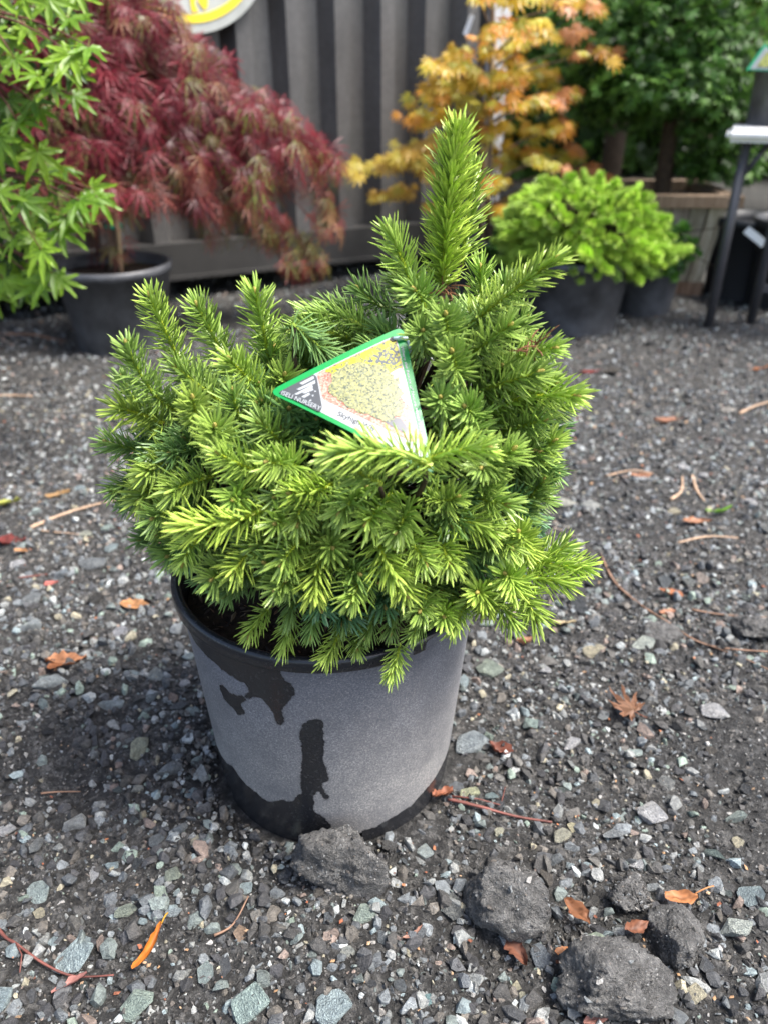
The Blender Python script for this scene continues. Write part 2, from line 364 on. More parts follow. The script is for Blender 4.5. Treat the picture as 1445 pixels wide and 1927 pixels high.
for a in [(140, 1797, 88, 78, BL, 0, .4), (625, 1905, 84, 66, BL, 1, .1), (475, 1893, 86, 72, (0.25, 0.32, 0.30), 2, .6), (262, 1895, 80, 66, (0.26, 0.32, 0.28), 3, .9), (4, 1893, 60, 70, BL, 4, 1.2),
          (77, 1684, 52, 66, (0.27, 0.32, 0.31), 5, .2), (150, 1562, 64, 34, (0.33, 0.34, 0.33), 6, .1), (268, 1420, 52, 68, (0.36, 0.36, 0.26), 7, .3), (890, 1402, 78, 52, (0.24, 0.27, 0.28), 8, .2), (388, 1832, 34, 76, (0.26, 0.31, 0.30), 9, .0),
          (424, 1812, 32, 56, DK, 10, .1), (1227, 1527, 62, 48, (0.48, 0.53, 0.50), 11, .2), (1390, 1745, 92, 46, (0.36, 0.42, 0.35), 12, .2), (1108, 1766, 84, 34, (0.33, 0.39, 0.30), 13, .1), (1415, 1678, 52, 66, (0.17, 0.21, 0.22), 0, -.7),
          (1020, 1787, 50, 54, (0.15, 0.17, 0.19), 1, .3), (1310, 1865, 52, 40, TN, 2, .4), (1280, 1902, 40, 44, MG, 3, .7), (685, 1728, 52, 48, (0.25, 0.30, 0.26), 4, .3), (465, 1673, 32, 30, BL, 5, .1), (335, 1690, 22, 20, BL, 6, 0), (330, 1726, 48, 24, (0.28, 0.32, 0.33), 7, 0),
          (240, 1722, 50, 26, (0.24, 0.27, 0.22), 8, .2), (80, 1722, 30, 24, TN, 9, .3), (178, 1643, 22, 28, WH, 10, .4), (213, 1629, 34, 16, BL, 11, 0), (264, 1496, 34, 20, (0.30, 0.30, 0.26), 12, .4), (322, 1465, 56, 28, MG, 13, .5), (362, 1498, 30, 26, BL, 0, .3),
          (10, 1558, 40, 24, WH, 1, .1), (575, 1632, 34, 24, WH, 2, .2), (330, 1662, 40, 40, (0.24, 0.27, 0.22), 3, .3), (100, 1302, 76, 30, (0.36, 0.39, 0.38), 4, .2), (213, 1326, 62, 24, (0.30, 0.34, 0.34), 5, .1), (65, 1188, 62, 30, (0.33, 0.36, 0.36), 6, .2), (68, 1138, 58, 38, MG, 7, .5),
          (228, 1192, 36, 30, (0.36, 0.36, 0.37), 8, .1), (252, 1272, 34, 20, BL, 9, .1), (170, 1270, 26, 24, MG, 10, .1), (300, 1280, 40, 46, (0.22, 0.24, 0.23), 11, .8), (330, 1327, 30, 36, PK, 12, .3), (355, 1245, 26, 26, BL, 13, .1), (342, 1345, 40, 26, DK, 0, .2), (350, 1300, 24, 20, WH, 1, 0),
          (38, 1072, 34, 24, WH, 2, .3), (165, 1008, 40, 24, (0.36, 0.37, 0.30), 3, .1), (205, 1002, 30, 22, (0.26, 0.32, 0.29), 4, .2), (180, 1070, 66, 28, MG, 5, .1), (120, 1085, 44, 28, (0.22, 0.25, 0.27), 6, .2), (215, 1040, 40, 18, BL, 7, .4), (150, 912, 26, 16, BL, 8, .1), (155, 880, 20, 18, WH, 9, .2),
          (1340, 1346, 62, 28, (0.50, 0.48, 0.43), 10, -.3), (920, 1262, 54, 48, (0.25, 0.29, 0.24), 11, .6), (1000, 1362, 44, 38, (0.24, 0.30, 0.27), 12, .4), (1025, 1262, 28, 22, WH, 13, .3), (1210, 1215, 56, 42, (0.33, 0.36, 0.32), 0, .3), (1110, 1228, 44, 28, TN, 1, .2), (885, 1495, 48, 22, (0.33, 0.34, 0.22), 2, .1), (925, 1497, 34, 20, (0.17, 0.22, 0.22), 3, .1),
          (1075, 1398, 50, 26, WH, 4, .6), (1195, 1410, 42, 18, (0.32, 0.38, 0.36), 5, 0), (1065, 1100, 36, 30, (0.27, 0.30, 0.28), 6, .2), (1300, 1095, 32, 46, (0.16, 0.17, 0.16), 7, .1), (1325, 1085, 30, 40, (0.26, 0.22, 0.19), 8, .2), (1065, 942, 56, 20, (0.40, 0.40, 0.34), 9, .1), (1110, 945, 50, 20, (0.34, 0.35, 0.33), 10, .1),
          (1285, 870, 26, 28, (0.42, 0.46, 0.44), 11, .2), (1325, 888, 30, 22, (0.48, 0.47, 0.43), 12, .2), (1410, 937, 36, 16, (0.44, 0.50, 0.48), 13, -.4), (1205, 900, 34, 16, (0.38, 0.43, 0.42), 0, -.5), (1260, 895, 24, 24, WH, 1, .2), (1440, 903, 18, 16, WH, 2, .2), (1178, 893, 20, 20, PK, 3, .2), (1268, 950, 34, 22, TN, 4, .1), (1370, 775, 36, 16, (0.3, 0.28, 0.25), 5, .1),
          (1390, 1530, 56, 20, (0.22, 0.26, 0.24), 6, .2), (940, 1570, 30, 22, (0.38, 0.37, 0.28), 7, .2), (1060, 1573, 44, 30, (0.33, 0.32, 0.25), 8, .3), (1078, 1548, 22, 30, (0.44, 0.36, 0.24), 9, .1), (1125, 1500, 26, 18, TN, 10, .1), (800, 1598, 36, 30, (0.30, 0.34, 0.33), 11, .4), (1075, 1618, 26, 24, (0.24, 0.28, 0.29), 12, .3), (1200, 1622, 40, 26, (0.42, 0.45, 0.40), 13, .2),
          (1160, 1560, 60, 26, MG, 0, .2), (1390, 1580, 30, 26, TN, 1, .2), (1230, 1670, 32, 18, MG, 2, 0), (1345, 1605, 50, 24, (0.10, 0.13, 0.12), 3, -.3), (1330, 1812, 34, 38, DK, 4, .1), (805, 1880, 24, 26, (0.16, 0.25, 0.25), 5, .2), (975, 1842, 22, 22, (0.4, 0.36, 0.26), 6, .1), (985, 1862, 20, 20, (0.3, 0.29, 0.22), 7, .1), (655, 1800, 34, 26, (0.3, 0.31, 0.28), 8, .1), (455, 1760, 30, 34, (0.30, 0.22, 0.16), 9, .3), (192, 1772, 26, 30, PK, 10, .4), (290, 1725, 26, 26, BL, 11, .2), (272, 1742, 28, 20, BL, 12, .3), (100, 1770, 24, 34, BL, 13, .3)]:
    stone(a[0], a[1], a[2] * 1.06, a[3] * 1.06, tuple(min(.66, x * 1.7) for x in a[4]), *a[5:], hz=1.0)
# more stones that can be told apart, thickest close by
tries = 0
while len(stone_spots) < 296 and tries < 5000:
    tries += 1
    py = random.choice((random.uniform(1050, 1925), random.uniform(640, 1925), random.uniform(1400, 1925))); px = random.uniform(-60, 1500)
    p = ground(px, py)
    if math.hypot(p.x - POT.x, p.y - POT.y) < 0.15: continue
    w = (14 + 48 * random.random() ** 2.4) * (1.0 if py > 1000 else 0.75)
    s = w / 2 / FPX * depth(p)
    if any(math.hypot(p.x - q[0], p.y - q[1]) < (s + q[2]) * 0.95 for q in stone_spots): continue
    c = random.choice(GREYS); f_ = random.uniform(0.8, 1.2)
    stone(px, py, w, w * random.uniform(0.5, 0.9), tuple(x * f_ for x in c), random.randrange(14), random.uniform(0, 6.3), random.uniform(0.6, 1.0))

# ---- gravel and crumbs nobody could count
def gravel(name, label, n, region, rlo, rhi, palette, seed, thr=None, sub=11):
    r = np.random.default_rng(seed); tm = [hull_mesh(sub, (0.8, 0.65), seed * 7 + i) for i in range(5)]
    x0, x1, y0, y1 = region
    x = r.uniform(x0, x1, n); y = y0 + (y1 - y0) * r.random(n)
    keep = np.abs(x) < 0.16 + 0.66 * np.maximum(y, 0.2)                     # a little wider than what the lens takes in
    keep &= np.hypot(x - POT.x, y - POT.y) > 0.128
    if thr is not None: keep &= (1.7 * vnoise(x + 2, y, 4) + 0.7 * vnoise(x + 4, y, 17) + r.normal(0, 0.16, n)) > thr
    x = x[keep]; y = y[keep]; n = len(x)
    rad = rlo * (rhi / rlo) ** (r.random(n) ** 2.3)
    z = gz(x, y) + rad * r.uniform(-0.35, 0.4, n)
    A = r.normal(size=(n, 3, 3)); Q, _ = np.linalg.qr(A)
    tilt = Q * 0.55; S = rad[:, None, None] * r.uniform(0.75, 1.2, (n, 1, 3))
    MM = np.zeros((n, 4, 4)); MM[:, 3, 3] = 1; MM[:, :3, :3] = Q * S; MM[:, :3, 3] = np.stack([x, y, z], -1)
    pal = np.array(palette); c = pal[r.integers(0, len(pal), n)] * r.uniform(0.7, 1.3, (n, 1))
    Vs, Fs, Cs = [], [], []; off = 0
    for i, me in enumerate(tm):
        sel = np.arange(n) % 5 == i; v, f, cc = join_np(me, MM[sel], c[sel]); Vs.append(v); Fs.append(f + off); Cs.append(cc); off += len(v)
    o = link(name, mesh_np(name, np.concatenate(Vs), np.concatenate(Fs), M['gravel'], False, np.concatenate(Cs)))
    return tag(o, label, 'gravel', kind='stuff')
SOIL = [(0.26, 0.265, 0.26), (0.36, 0.35, 0.33), (0.20, 0.215, 0.22), (0.03, 0.03, 0.029), (0.045, 0.043, 0.04), (0.024, 0.023, 0.022), (0.16, 0.14, 0.12), (0.055, 0.054, 0.052), (0.075, 0.073, 0.070), (0.04, 0.039, 0.038), (0.10, 0.098, 0.094), (0.13, 0.125, 0.12), (0.065, 0.06, 0.055), (0.19, 0.18, 0.165)]
DARKS = [(0.07, 0.068, 0.065)] * 6
gravel('gravel', 'mixed grey pebbles strewn over the near yard', 40000, (-0.8, 0.95, 0.2, 1.05), 0.0020, 0.0115, GREYS * 2 + DARKS + [PK, TN, WH, BL, GN], 3, -0.14, 14)
gravel('gravel', 'fine dark soil crumbs covering the near yard', 90000, (-0.8, 0.95, 0.2, 1.05), 0.0012, 0.0050, SOIL, 5, None, 8)
gravel('gravel', 'small grey pebbles in the middle of the yard', 38000, (-1.2, 1.3, 1.0, 1.75), 0.0024, 0.0105, [tuple(x * 1.2 for x in c) for c in GREYS] * 2 + DARKS + [PK, TN, WH], 6, None, 11)
gravel('gravel', 'coarse grey pebbles of the farther yard by the container', 46000, (-2.2, 2.3, 1.7, 3.3), 0.0040, 0.0125, [tuple(x * 1.35 for x in c) for c in GREYS] + DARKS + [PK, WH], 9, None, 9)

# ---- dirt clods
def clod(px, py, wpx, hpx, hz, label, seed, rot=0.0):
    p = ground(px, py); s = .95 * wpx / 2 / FPX * depth(p); sy = s * hpx / wpx * 1.15
    bm = bmesh.new(); bmesh.ops.create_icosphere(bm, subdivisions=5, radius=1.0)
    co = np.array([v.co[:] for v in bm.verts])
    r = random.Random(seed)
    rad = np.full(len(co), 1.25)
    for _ in range(10):                                                      # flat broken faces
        nrm = np.array(Vector((r.gauss(0, 1), r.gauss(0, 1), r.gauss(.15, .8))).normalized()); cut = r.uniform(0.6, 0.98); dd = co @ nrm
        rad = np.where(dd > .05, np.minimum(rad, cut / np.maximum(dd, .05)), rad)
    dsp = rad + 0.22 * vnoise3(co, 2.4, seed + 7) + 0.13 * vnoise3(co, 6, seed + 9) - 0.12 * np.abs(vnoise3(co, 9, seed + 2)) + 0.09 * vnoise3(co, 18, seed + 4) + 0.07 * vnoise3(co, 40, seed + 1)
    co = co * dsp[:, None]
    co *= (s * 1.12, sy * 1.12, s * hz)
    F = np.array([[v.index for v in f.verts] for f in bm.faces]); bm.free()
    o = link('dirt_clod', mesh_np('dirt_clod', co, F, M['clod'], True), mw=trs((p.x, p.y, gh(p.x, p.y) + s * hz * 0.52), Matrix.Rotation(rot, 3, 'Z')))
    tag(o, label, 'dirt clod', 'clods of dirt lying in front of the pot')
    mats = []; cc = []; gt = hull_mesh(8, (.8, .7), seed)                    # grit stuck in the dirt
    for i in r.sample(range(len(co)), 900):
        if co[i][2] < -.1 * s: continue
        q = r.uniform(.0006, .0019) * (2.3 if r.random() < .07 else 1); mats.append(trs(Vector(co[i]) * .985, frame((r.gauss(0, 1), r.gauss(0, 1), 1)), q)); cc.append(r.choice(SOIL))
    v, f, c_ = join_np(gt, mats, cc); g = link('grit', mesh_np('grit', v, f, M['gravel'], False, c_), o); tag(g, kind='stuff')
clod(648, 1650, 150, 90, 1.05, 'dark lump of dirt touching the foot of the black pot', 3)
clod(955, 1700, 150, 100, 1.0, 'dark angular dirt clod with pale grit on top, right of the pot-foot clod', 17)
clod(1150, 1865, 195, 105, 0.75, 'largest flat dirt clod, at the bottom edge of the yard', 29)
clod(1272, 1782, 86, 95, 1.0, 'narrow upright dirt clod just behind the largest clod', 41)
clod(1188, 1688, 72, 60, 0.7, 'small low dirt clod between the gritty clod and the orange stemmed leaf', 53)
clod(1235, 1192, 80, 50, 0.5, 'rounded dirt clod beside the long dark twig', 61)
clod(1420, 1190, 70, 50, 0.6, 'dirt clod at the frame edge above the long dark twig', 67)

# ================================================================== THE POT WITH THE SPRUCE
pot = thing('potted_spruce', (POT.x, POT.y, 0), 'dwarf spruce with bright green needles in a dusty wet-stained black nursery pot', 'potted spruce')
RB, RT, PH = 0.120, 0.1375, 0.246
def inpoly(P, x, y):
    ins = np.zeros(x.shape, bool); n = len(P)
    for i in range(n):
        x1, y1 = P[i]; x2, y2 = P[(i + 1) % n]
        c = ((y1 > y) != (y2 > y)) & (x < (x2 - x1) * (y - y1) / (y2 - y1 + 1e-12) + x1); ins ^= c
    return ins
W1 = [(-130, .26), (-130, .214), (-60, .214), (-42, .209), (-33.7, .2059), (-27, .203), (-26, .195), (-30, .187), (-36, .182), (-41, .187), (-42.5, .178), (-41, .166), (-36, .164), (-34.5, .158), (-30, .164), (-32, .173), (-26, .190), (-21.4, .1925), (-17, .1787), (-17.2, .168), (-15.8, .1645), (-13.5, .168), (-13.6, .176), (-14.4, .180), (-11.9, .193), (-7.6, .2094), (-10.5, .2173), (-13, .226), (-14, .26)]
W2 = [(-4.6, .176), (-2, .1785), (0.3, .1766), (0.4, .148), (-0.1, .12), (1.4, .105), (2.0, .098), (-1.0, .0936), (-1.8, .088), (1.2, .0735), (1.0, .069), (-0.8, .0702), (-3.3, .085), (-5.2, .0735), (-6.0, .050), (-1, .0430), (1.4, .030), (4.0, .018), (9, .010), (14.5, .004), (14.5, -.01), (-130, -.01), (-130, .05), (-80, .052), (-62, .060), (-52, .062), (-47, .069), (-41, .0585), (-31.8, .0533), (-26, .050), (-20.2, .060), (-14, .064), (-11.3, .076), (-9.3, .0723), (-9.9, .0952), (-7.5, .133), (-8.4, .1615)]
W3 = [(14.8, -.01), (14.8, .0165), (20, .0165), (30, .022), (40, .024), (49, .030), (60, .036), (75, .04), (110, .03), (110, -.01)]
NA, NZ = 600, 130
ang = np.linspace(-180, 180, NA, endpoint=False); prof = []
for i in range(NZ): prof.append((RB + (RT - RB) * (i / (NZ - 1)) ** 0.95, 0.2345 * i / (NZ - 1)))
A_, I_ = np.meshgrid(ang, np.arange(NZ))
Rr = np.array([p[0] for p in prof])[I_]; Zz = np.array([p[1] for p in prof])[I_]
Rr = Rr + 0.0007 * vnoise(A_ / 30, Zz * 12, 1.0)
# moulded rib near the base
Rr = Rr - 0.0012 * np.exp(-((Zz - 0.034) / 0.004) ** 2) * (A_ > 200)
an = A_ + 1.1 * vnoise(A_, Zz * 900, 0.35) + 0.9 * vnoise(A_ + 50, Zz * 900, 1.1); zn = Zz + 0.0030 * vnoise(A_ * 1.0, Zz * 700, 0.4) + 0.002 * vnoise(A_ + 9, Zz * 900, 1.2)
wet = (inpoly(W1, an, zn) | inpoly(W2, an, zn) | inpoly(W3, an, zn)).astype(float)
for _ in range(6):
    wet = (wet + np.roll(wet, 1, 1) + np.roll(wet, -1, 1) + np.roll(wet, 1, 0) + np.roll(wet, -1, 0)) / 5
ra = np.radians(A_); PX = Rr * np.sin(ra); PY = -Rr * np.cos(ra)
Vp = np.stack([PX + POT.x, PY + POT.y, Zz - 0.001], -1).reshape(-1, 3)
id2 = np.arange(NA * NZ).reshape(NZ, NA); nxt = np.roll(id2, -1, axis=1)
Fp = np.stack([id2[:-1], nxt[:-1], nxt[1:], id2[1:]], -1)
notch = np.zeros((NZ - 1, NA), bool)                                         # drain slots cut through the base edge
for a0 in (9.5, 82, 154, -62, -134): notch |= (np.abs(A_[:-1] - a0) < 5.2) & (Zz[:-1] < 0.0135)
Fp = Fp[~notch].reshape(-1, 4)
me = mesh_np('pot_wall', Vp, Fp, M['pot'], True)
at = me.attributes.new('wet', 'FLOAT', 'POINT'); at.data.foreach_set('value', wet.astype(np.float32).ravel())
wall = link('pot', me, pot)
# rim, inner wall, floor
rp = [(RT + .0006, .2325), (RT + .0040, .2328), (RT + .0056, .2336), (RT + .0061, .235), (RT + .0063, .241), (RT + .0057, .2445), (RT + .0035, .2462), (RT + .0006, .2462), (RT - .0022, .2448), (RT - .0032, .2415), (RT - .0048, .215), (RB - .003, .012), (0.001, .012)]
mb = MB(); mb.lathe(rp, 160); Vr = np.array(mb.v); an2 = np.degrees(np.arctan2(Vr[:, 0], -Vr[:, 1]))
me = mesh_np('rim', Vr + np.array([POT.x, POT.y, 0]), mb.f, M['pot'], True)
w = np.clip((34 + 6 * np.sin(an2 * 0.4) - an2) / 6, 0, 1) * (np.abs(an2 - 1) < 400); w = np.where(Vr[:, 2] < .2435, w, np.maximum(w, 0.75)); w = np.where(np.hypot(Vr[:, 0], Vr[:, 1]) < RT - .001, 1.0, w)
at = me.attributes.new('wet', 'FLOAT', 'POINT'); at.data.foreach_set('value', w.astype(np.float32)); rim = link('rim', me, wall)
# soil
nS = 60; V = [(POT.x, POT.y, .222)]; F = []
for i in range(1, 26):
    for k in range(nS):
        a = 2 * math.pi * k / nS; r_ = (RT - .0052) * i / 25; x, y = r_ * math.cos(a), r_ * math.sin(a)
        V.append((POT.x + x, POT.y + y, .214 + 0.010 * float(vnoise(np.array([x]), np.array([y]), 40)[0]) + 0.008 * float(vnoise(np.array([x]), np.array([y]), 130)[0]) + 0.006 * (1 - i / 25)))
for k in range(nS): F.append((0, 1 + k, 1 + (k + 1) % nS))
for i in range(24):
    for k in range(nS): a = 1 + i * nS; F.append((a + k, a + nS + k, a + nS + (k + 1) % nS, a + (k + 1) % nS))
link('potting_soil', mesh_np('potting_soil', V, F, M['soil'], True), pot)
bits = hull_mesh(9, (0.5, 0.4), 77); mats = []; cols = []
for i in range(700):
    a = random.uniform(0, 6.28); r_ = (RT - .008) * math.sqrt(random.random()); s = random.uniform(.0012, .0048)
    mats.append(trs((POT.x + r_ * math.cos(a), POT.y + r_ * math.sin(a), .2165 + random.uniform(0, .003)), frame((random.gauss(0, .6), random.gauss(0, .6), 1), roll=random.uniform(0, 6)), (s * random.uniform(.7, 2.2), s, s * .7)))
    cols.append(random.choice([(.10, .05, .025), (.05, .03, .02), (.17, .08, .035), (.30, .22, .13), (.035, .025, .02), (.24, .12, .06)]))
v, f, c_ = join_np(bits, mats, cols); tag(link('bark_chips', mesh_np('bark_chips', v, f, M['gravel'], False, c_), pot), kind='stuff')

# where the tag lies
TZ = [(20, 569), (1165, 27), (1440, 1300)]
TP = [atY(500 + x / 4.5156, 610 + y / 4.5156, Y_) for (x, y), Y_ in zip(TZ, (.497, .545, .452))]
_A = Matrix(((TZ[1][0] - TZ[0][0], TZ[2][0] - TZ[0][0]), (TZ[1][1] - TZ[0][1], TZ[2][1] - TZ[0][1]))).inverted()
TNRM = (TP[1] - TP[0]).cross(TP[2] - TP[0]).normalized()
if TNRM.dot(Vector((0, 0, CAM_H)) - TP[0]) < 0: TNRM = -TNRM

# ---- spruce shoots: twig + needles + bud, along +Z
def shoot_mesh(L, n_needles, nl, spread0, spread1, curve, seed, width=0.00195, droop=0.0, mat='needle', tipcol=(1.2, 1.14, 1.3), fold=0.0):
    r = random.Random(seed); V = []; F = []; C = []; mi = []
    def axis(t): return Vector((curve * L * t * t, 0, L * t * (1 - 0.18 * abs(curve) * t)))
    def tang(t): return (axis(min(1, t + .02)) - axis(max(0, t - .02))).normalized()
    n = 5; rt = 0.0016
    for i in range(7):
        t = i / 6; p = axis(t); R = frame(tang(t), Vector((0, 1, 0)))
        for k in range(n):
            a = 2 * math.pi * k / n; V.append(p + R @ Vector((math.cos(a), math.sin(a), 0)) * (rt * (1.15 - .5 * t))); C.append((1.25, 1.05, 0.55))
    for i in range(6):
        for k in range(n): F.append((i * n + k, i * n + (k + 1) % n, (i + 1) * n + (k + 1) % n, (i + 1) * n + k)); mi.append(0)
    for j in range(n_needles):
        t = (j + r.random() * .8) / n_needles; t = t ** 0.93
        phi = j * 2.39996 + r.gauss(0, .25); p = axis(t * 0.985); R = frame(tang(t), Vector((0, 1, 0)))
        sp = math.radians(spread0 + (spread1 - spread0) * t ** 1.6 + r.gauss(0, 10) + (r.uniform(-30, 30) if r.random() < .07 else 0))
        rad = R @ Vector((math.cos(phi), math.sin(phi), 0)); ax = tang(t)
        dirv = (rad * math.sin(sp) + ax * math.cos(sp)).normalized()
        ln = nl * r.uniform(.74, 1.14) * (1 - 0.28 * max(0, t - .8) / .2) * (0.72 + .28 * min(1, t / .12))
        side = dirv.cross(ax); side = side.normalized() if side.length > 1e-4 else dirv.orthogonal().normalized()
        nor = side.cross(dirv).normalized(); bend = (ax * r.uniform(.05, .2) + side * r.gauss(0, .06)) * ln
        shade = r.uniform(.80, 1.14); k0 = len(V); w = width * r.uniform(.9, 1.1)
        for s_, ww in ((0.03, .55), (0.45, 1.0), (0.86, .8)):
            q = p + dirv * ln * s_ + bend * s_ * s_
            for a, b_ in ((1, 0), (0, .55), (-1, 0), (0, -.55)):
                V.append(q + side * (a * w * ww * .5) + nor * (b_ * w * ww * .5))
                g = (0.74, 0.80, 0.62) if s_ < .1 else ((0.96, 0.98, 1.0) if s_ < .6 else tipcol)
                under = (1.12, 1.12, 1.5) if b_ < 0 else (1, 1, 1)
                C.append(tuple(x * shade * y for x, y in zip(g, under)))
        V.append(p + dirv * ln + bend); C.append(tuple(x * shade for x in tipcol))
        for i in range(2):
            for a in range(4): F.append((k0 + i * 4 + a, k0 + i * 4 + (a + 1) % 4, k0 + i * 4 + 4 + (a + 1) % 4, k0 + i * 4 + 4 + a)); mi.append(0)
        for a in range(4): F.append((k0 + 8 + a, k0 + 8 + (a + 1) % 4, k0 + 12)); mi.append(0)
    # terminal bud
    k0 = len(V); p = axis(.985); R = frame(tang(1)); br = .0016
    for i, (rr, zz) in enumerate(((.7, 0), (1.1, .0018), (.9, .0036), (.35, .0052))):
        for k in range(6):
            a = math.pi * k / 3; V.append(p + R @ Vector((math.cos(a) * rr * br, math.sin(a) * rr * br, zz))); C.append((1.1, .9, .6))
    for i in range(3):
        for k in range(6): F.append((k0 + i * 6 + k, k0 + i * 6 + (k + 1) % 6, k0 + (i + 1) * 6 + (k + 1) % 6, k0 + (i + 1) * 6 + k)); mi.append(1)
    F.append(tuple(k0 + 18 + k for k in range(6))); mi.append(1)
    e_ = axis(1.0); Q_ = e_.rotation_difference(Vector((0, 0, 1))); kz = L / e_.length; V = [(Q_ @ Vector(v)) * kz for v in V]
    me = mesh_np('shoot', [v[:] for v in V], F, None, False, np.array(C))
    me.materials.append(M[mat]); me.materials.append(M['bud'])
    me.polygons.foreach_set('material_index', np.array(mi, dtype=np.int32)); return me
TEMPL = []
sd = 0
for L_, nn in ((0.030, 58), (0.042, 76), (0.056, 98), (0.072, 122), (0.092, 150)):
    for cv in (0.05, 0.22, 0.4):
        sd += 1; TEMPL.append((L_, cv, shoot_mesh(L_, int(nn * 1.4), 0.0205, 72, 36, cv, sd, 0.0020)))
LEADER = shoot_mesh(0.118, 600, 0.0235, 62, 36, 0.07, 90, 0.0020)
# body of the bush: two ellipsoids
ELL = [(Vector((-0.035, 0.598, 0.335)), Vector((0.178, 0.150, 0.118))), (Vector((0.045, 0.585, 0.385)), Vector((0.100, 0.098, 0.105)))]
def hit(px, py, k=1.0):
    d = ray(px, py); o = Vector((0, 0, CAM_H)); best = None; near = None
    for c, r in ELL:
        D = Vector([d[i] / (r[i] * k) for i in range(3)]); O = Vector([(o[i] - c[i]) / (r[i] * k) for i in range(3)])
        a, b_, cc = D.dot(D), 2 * O.dot(D), O.dot(O) - 1; q = b_ * b_ - 4 * a * cc; tm = -b_ / (2 * a)
        if q > 0:
            t = (-b_ - math.sqrt(q)) / (2 * a)
            if best is None or t < best: best = t
        m_ = (O + D * tm).length
        if near is None or m_ < near[0]: near = (m_, tm)
    t = best if best is not None else near[1]
    return o + d * t
ntot = [0]; wood = []
def put_shoot(base, tip, young, me=None, L_=None, roll=None, sc=1.0):
    ax = tip - base; L = ax.length
    if me is None:
        c = sorted(TEMPL, key=lambda q: abs(q[0] - L) + random.random() * .006)[0]; me, L_ = c[2], c[0]
    R = frame(ax, roll=random.uniform(0, 6.28) if roll is None else roll)
    s = L / L_; sxy = 0.55 + 0.45 * s
    yo = (0.43, 0.59, 0.080); ol = (0.078, 0.20, 0.072)
    j = random.uniform(.9, 1.1)
    col = tuple((b_ + (a - b_) * young) * j for a, b_ in zip(yo, ol))
    o = link('shoot', me, pot, mw=trs(base, R, (sxy * sc, sxy * sc, s)), color=col)
    wood.append((base, ax.normalized())); ntot[0] += 1
    return o
def shoot(bx, by, tx, ty, young=.7, dY=None, tipY=None, baseY=None, k=1.0):
    """from the photograph: where the shoot starts and where it ends"""
    tip = atY(tx, ty, tipY) if tipY else hit(tx, ty, 1.10 * k)
    base = atY(bx, by, baseY) if baseY else hit(bx, by, 0.86 * k)
    if dY is not None: base = atY(bx, by, tip.y + dY)
    ax = tip - base; L = ax.length; Lc = min(.115, max(.034, L))
    return put_shoot(tip - ax.normalized() * Lc, tip, young)
# leader and the cluster round it
LT = atY(862, 246, .585); LB = atY(832, 545, .60)
o = put_shoot(LB, LT, 1.0, LEADER, .118, 0.4)
L2T = atY(890, 318, .625); L2B = atY(868, 500, .63); put_shoot(L2B, L2T, .75)
for a in [(790, 590, 732, 432, .72, None, .575, .595), (748, 585, 676, 545, .35, None, .62, .62), (770, 600, 742, 520, .5, None, .60, .61), (905, 600, 903, 505, .6, None, .62, .625), (955, 585, 948, 530, .45, None, .63, .63),
          (868, 622, 1046, 486, .8, None, .535, .57), (700, 625, 570, 590, .6, None, .60, .60), (705, 660, 548, 622, .6, None, .57, .60), (690, 600, 610, 575, .4, None, .63, .62), (840, 640, 838, 592, .55, .045, .515), (800, 668, 795, 622, .5, .04, .525),
          (850, 690, 958, 612, .6, None, .52, .56), (900, 730, 1042, 655, .65, None, .525, .555), (855, 705, 850, 662, .6, .045, .50), (880, 740, 1012, 700, .6, None, .505, .54), (890, 790, 1082, 745, .85, None, .505, .54), (930, 770, 1040, 722, .6, None, .53, .56), (920, 820, 1022, 790, .6, None, .51, .54),
          (840, 790, 828, 748, .45, .04, .495), (890, 810, 874, 765, .5, .04, .495), (955, 945, 1042, 830, .7, None, .515, .545), (960, 985, 1020, 905, .5, None, .52, .54), (880, 880, 965, 845, .6, None, .48, .52), (800, 600, 780, 545, .5, None, .56, .58), (930, 680, 985, 600, .5, None, .56, .575), (760, 640, 700, 660, .4, None, .56, .58), (930, 900, 905, 880, .5, .04, .47), (700, 690, 640, 660, .45, None, .60, .61), (960, 860, 1010, 850, .5, None, .515, .54)]:
    shoot(*a)
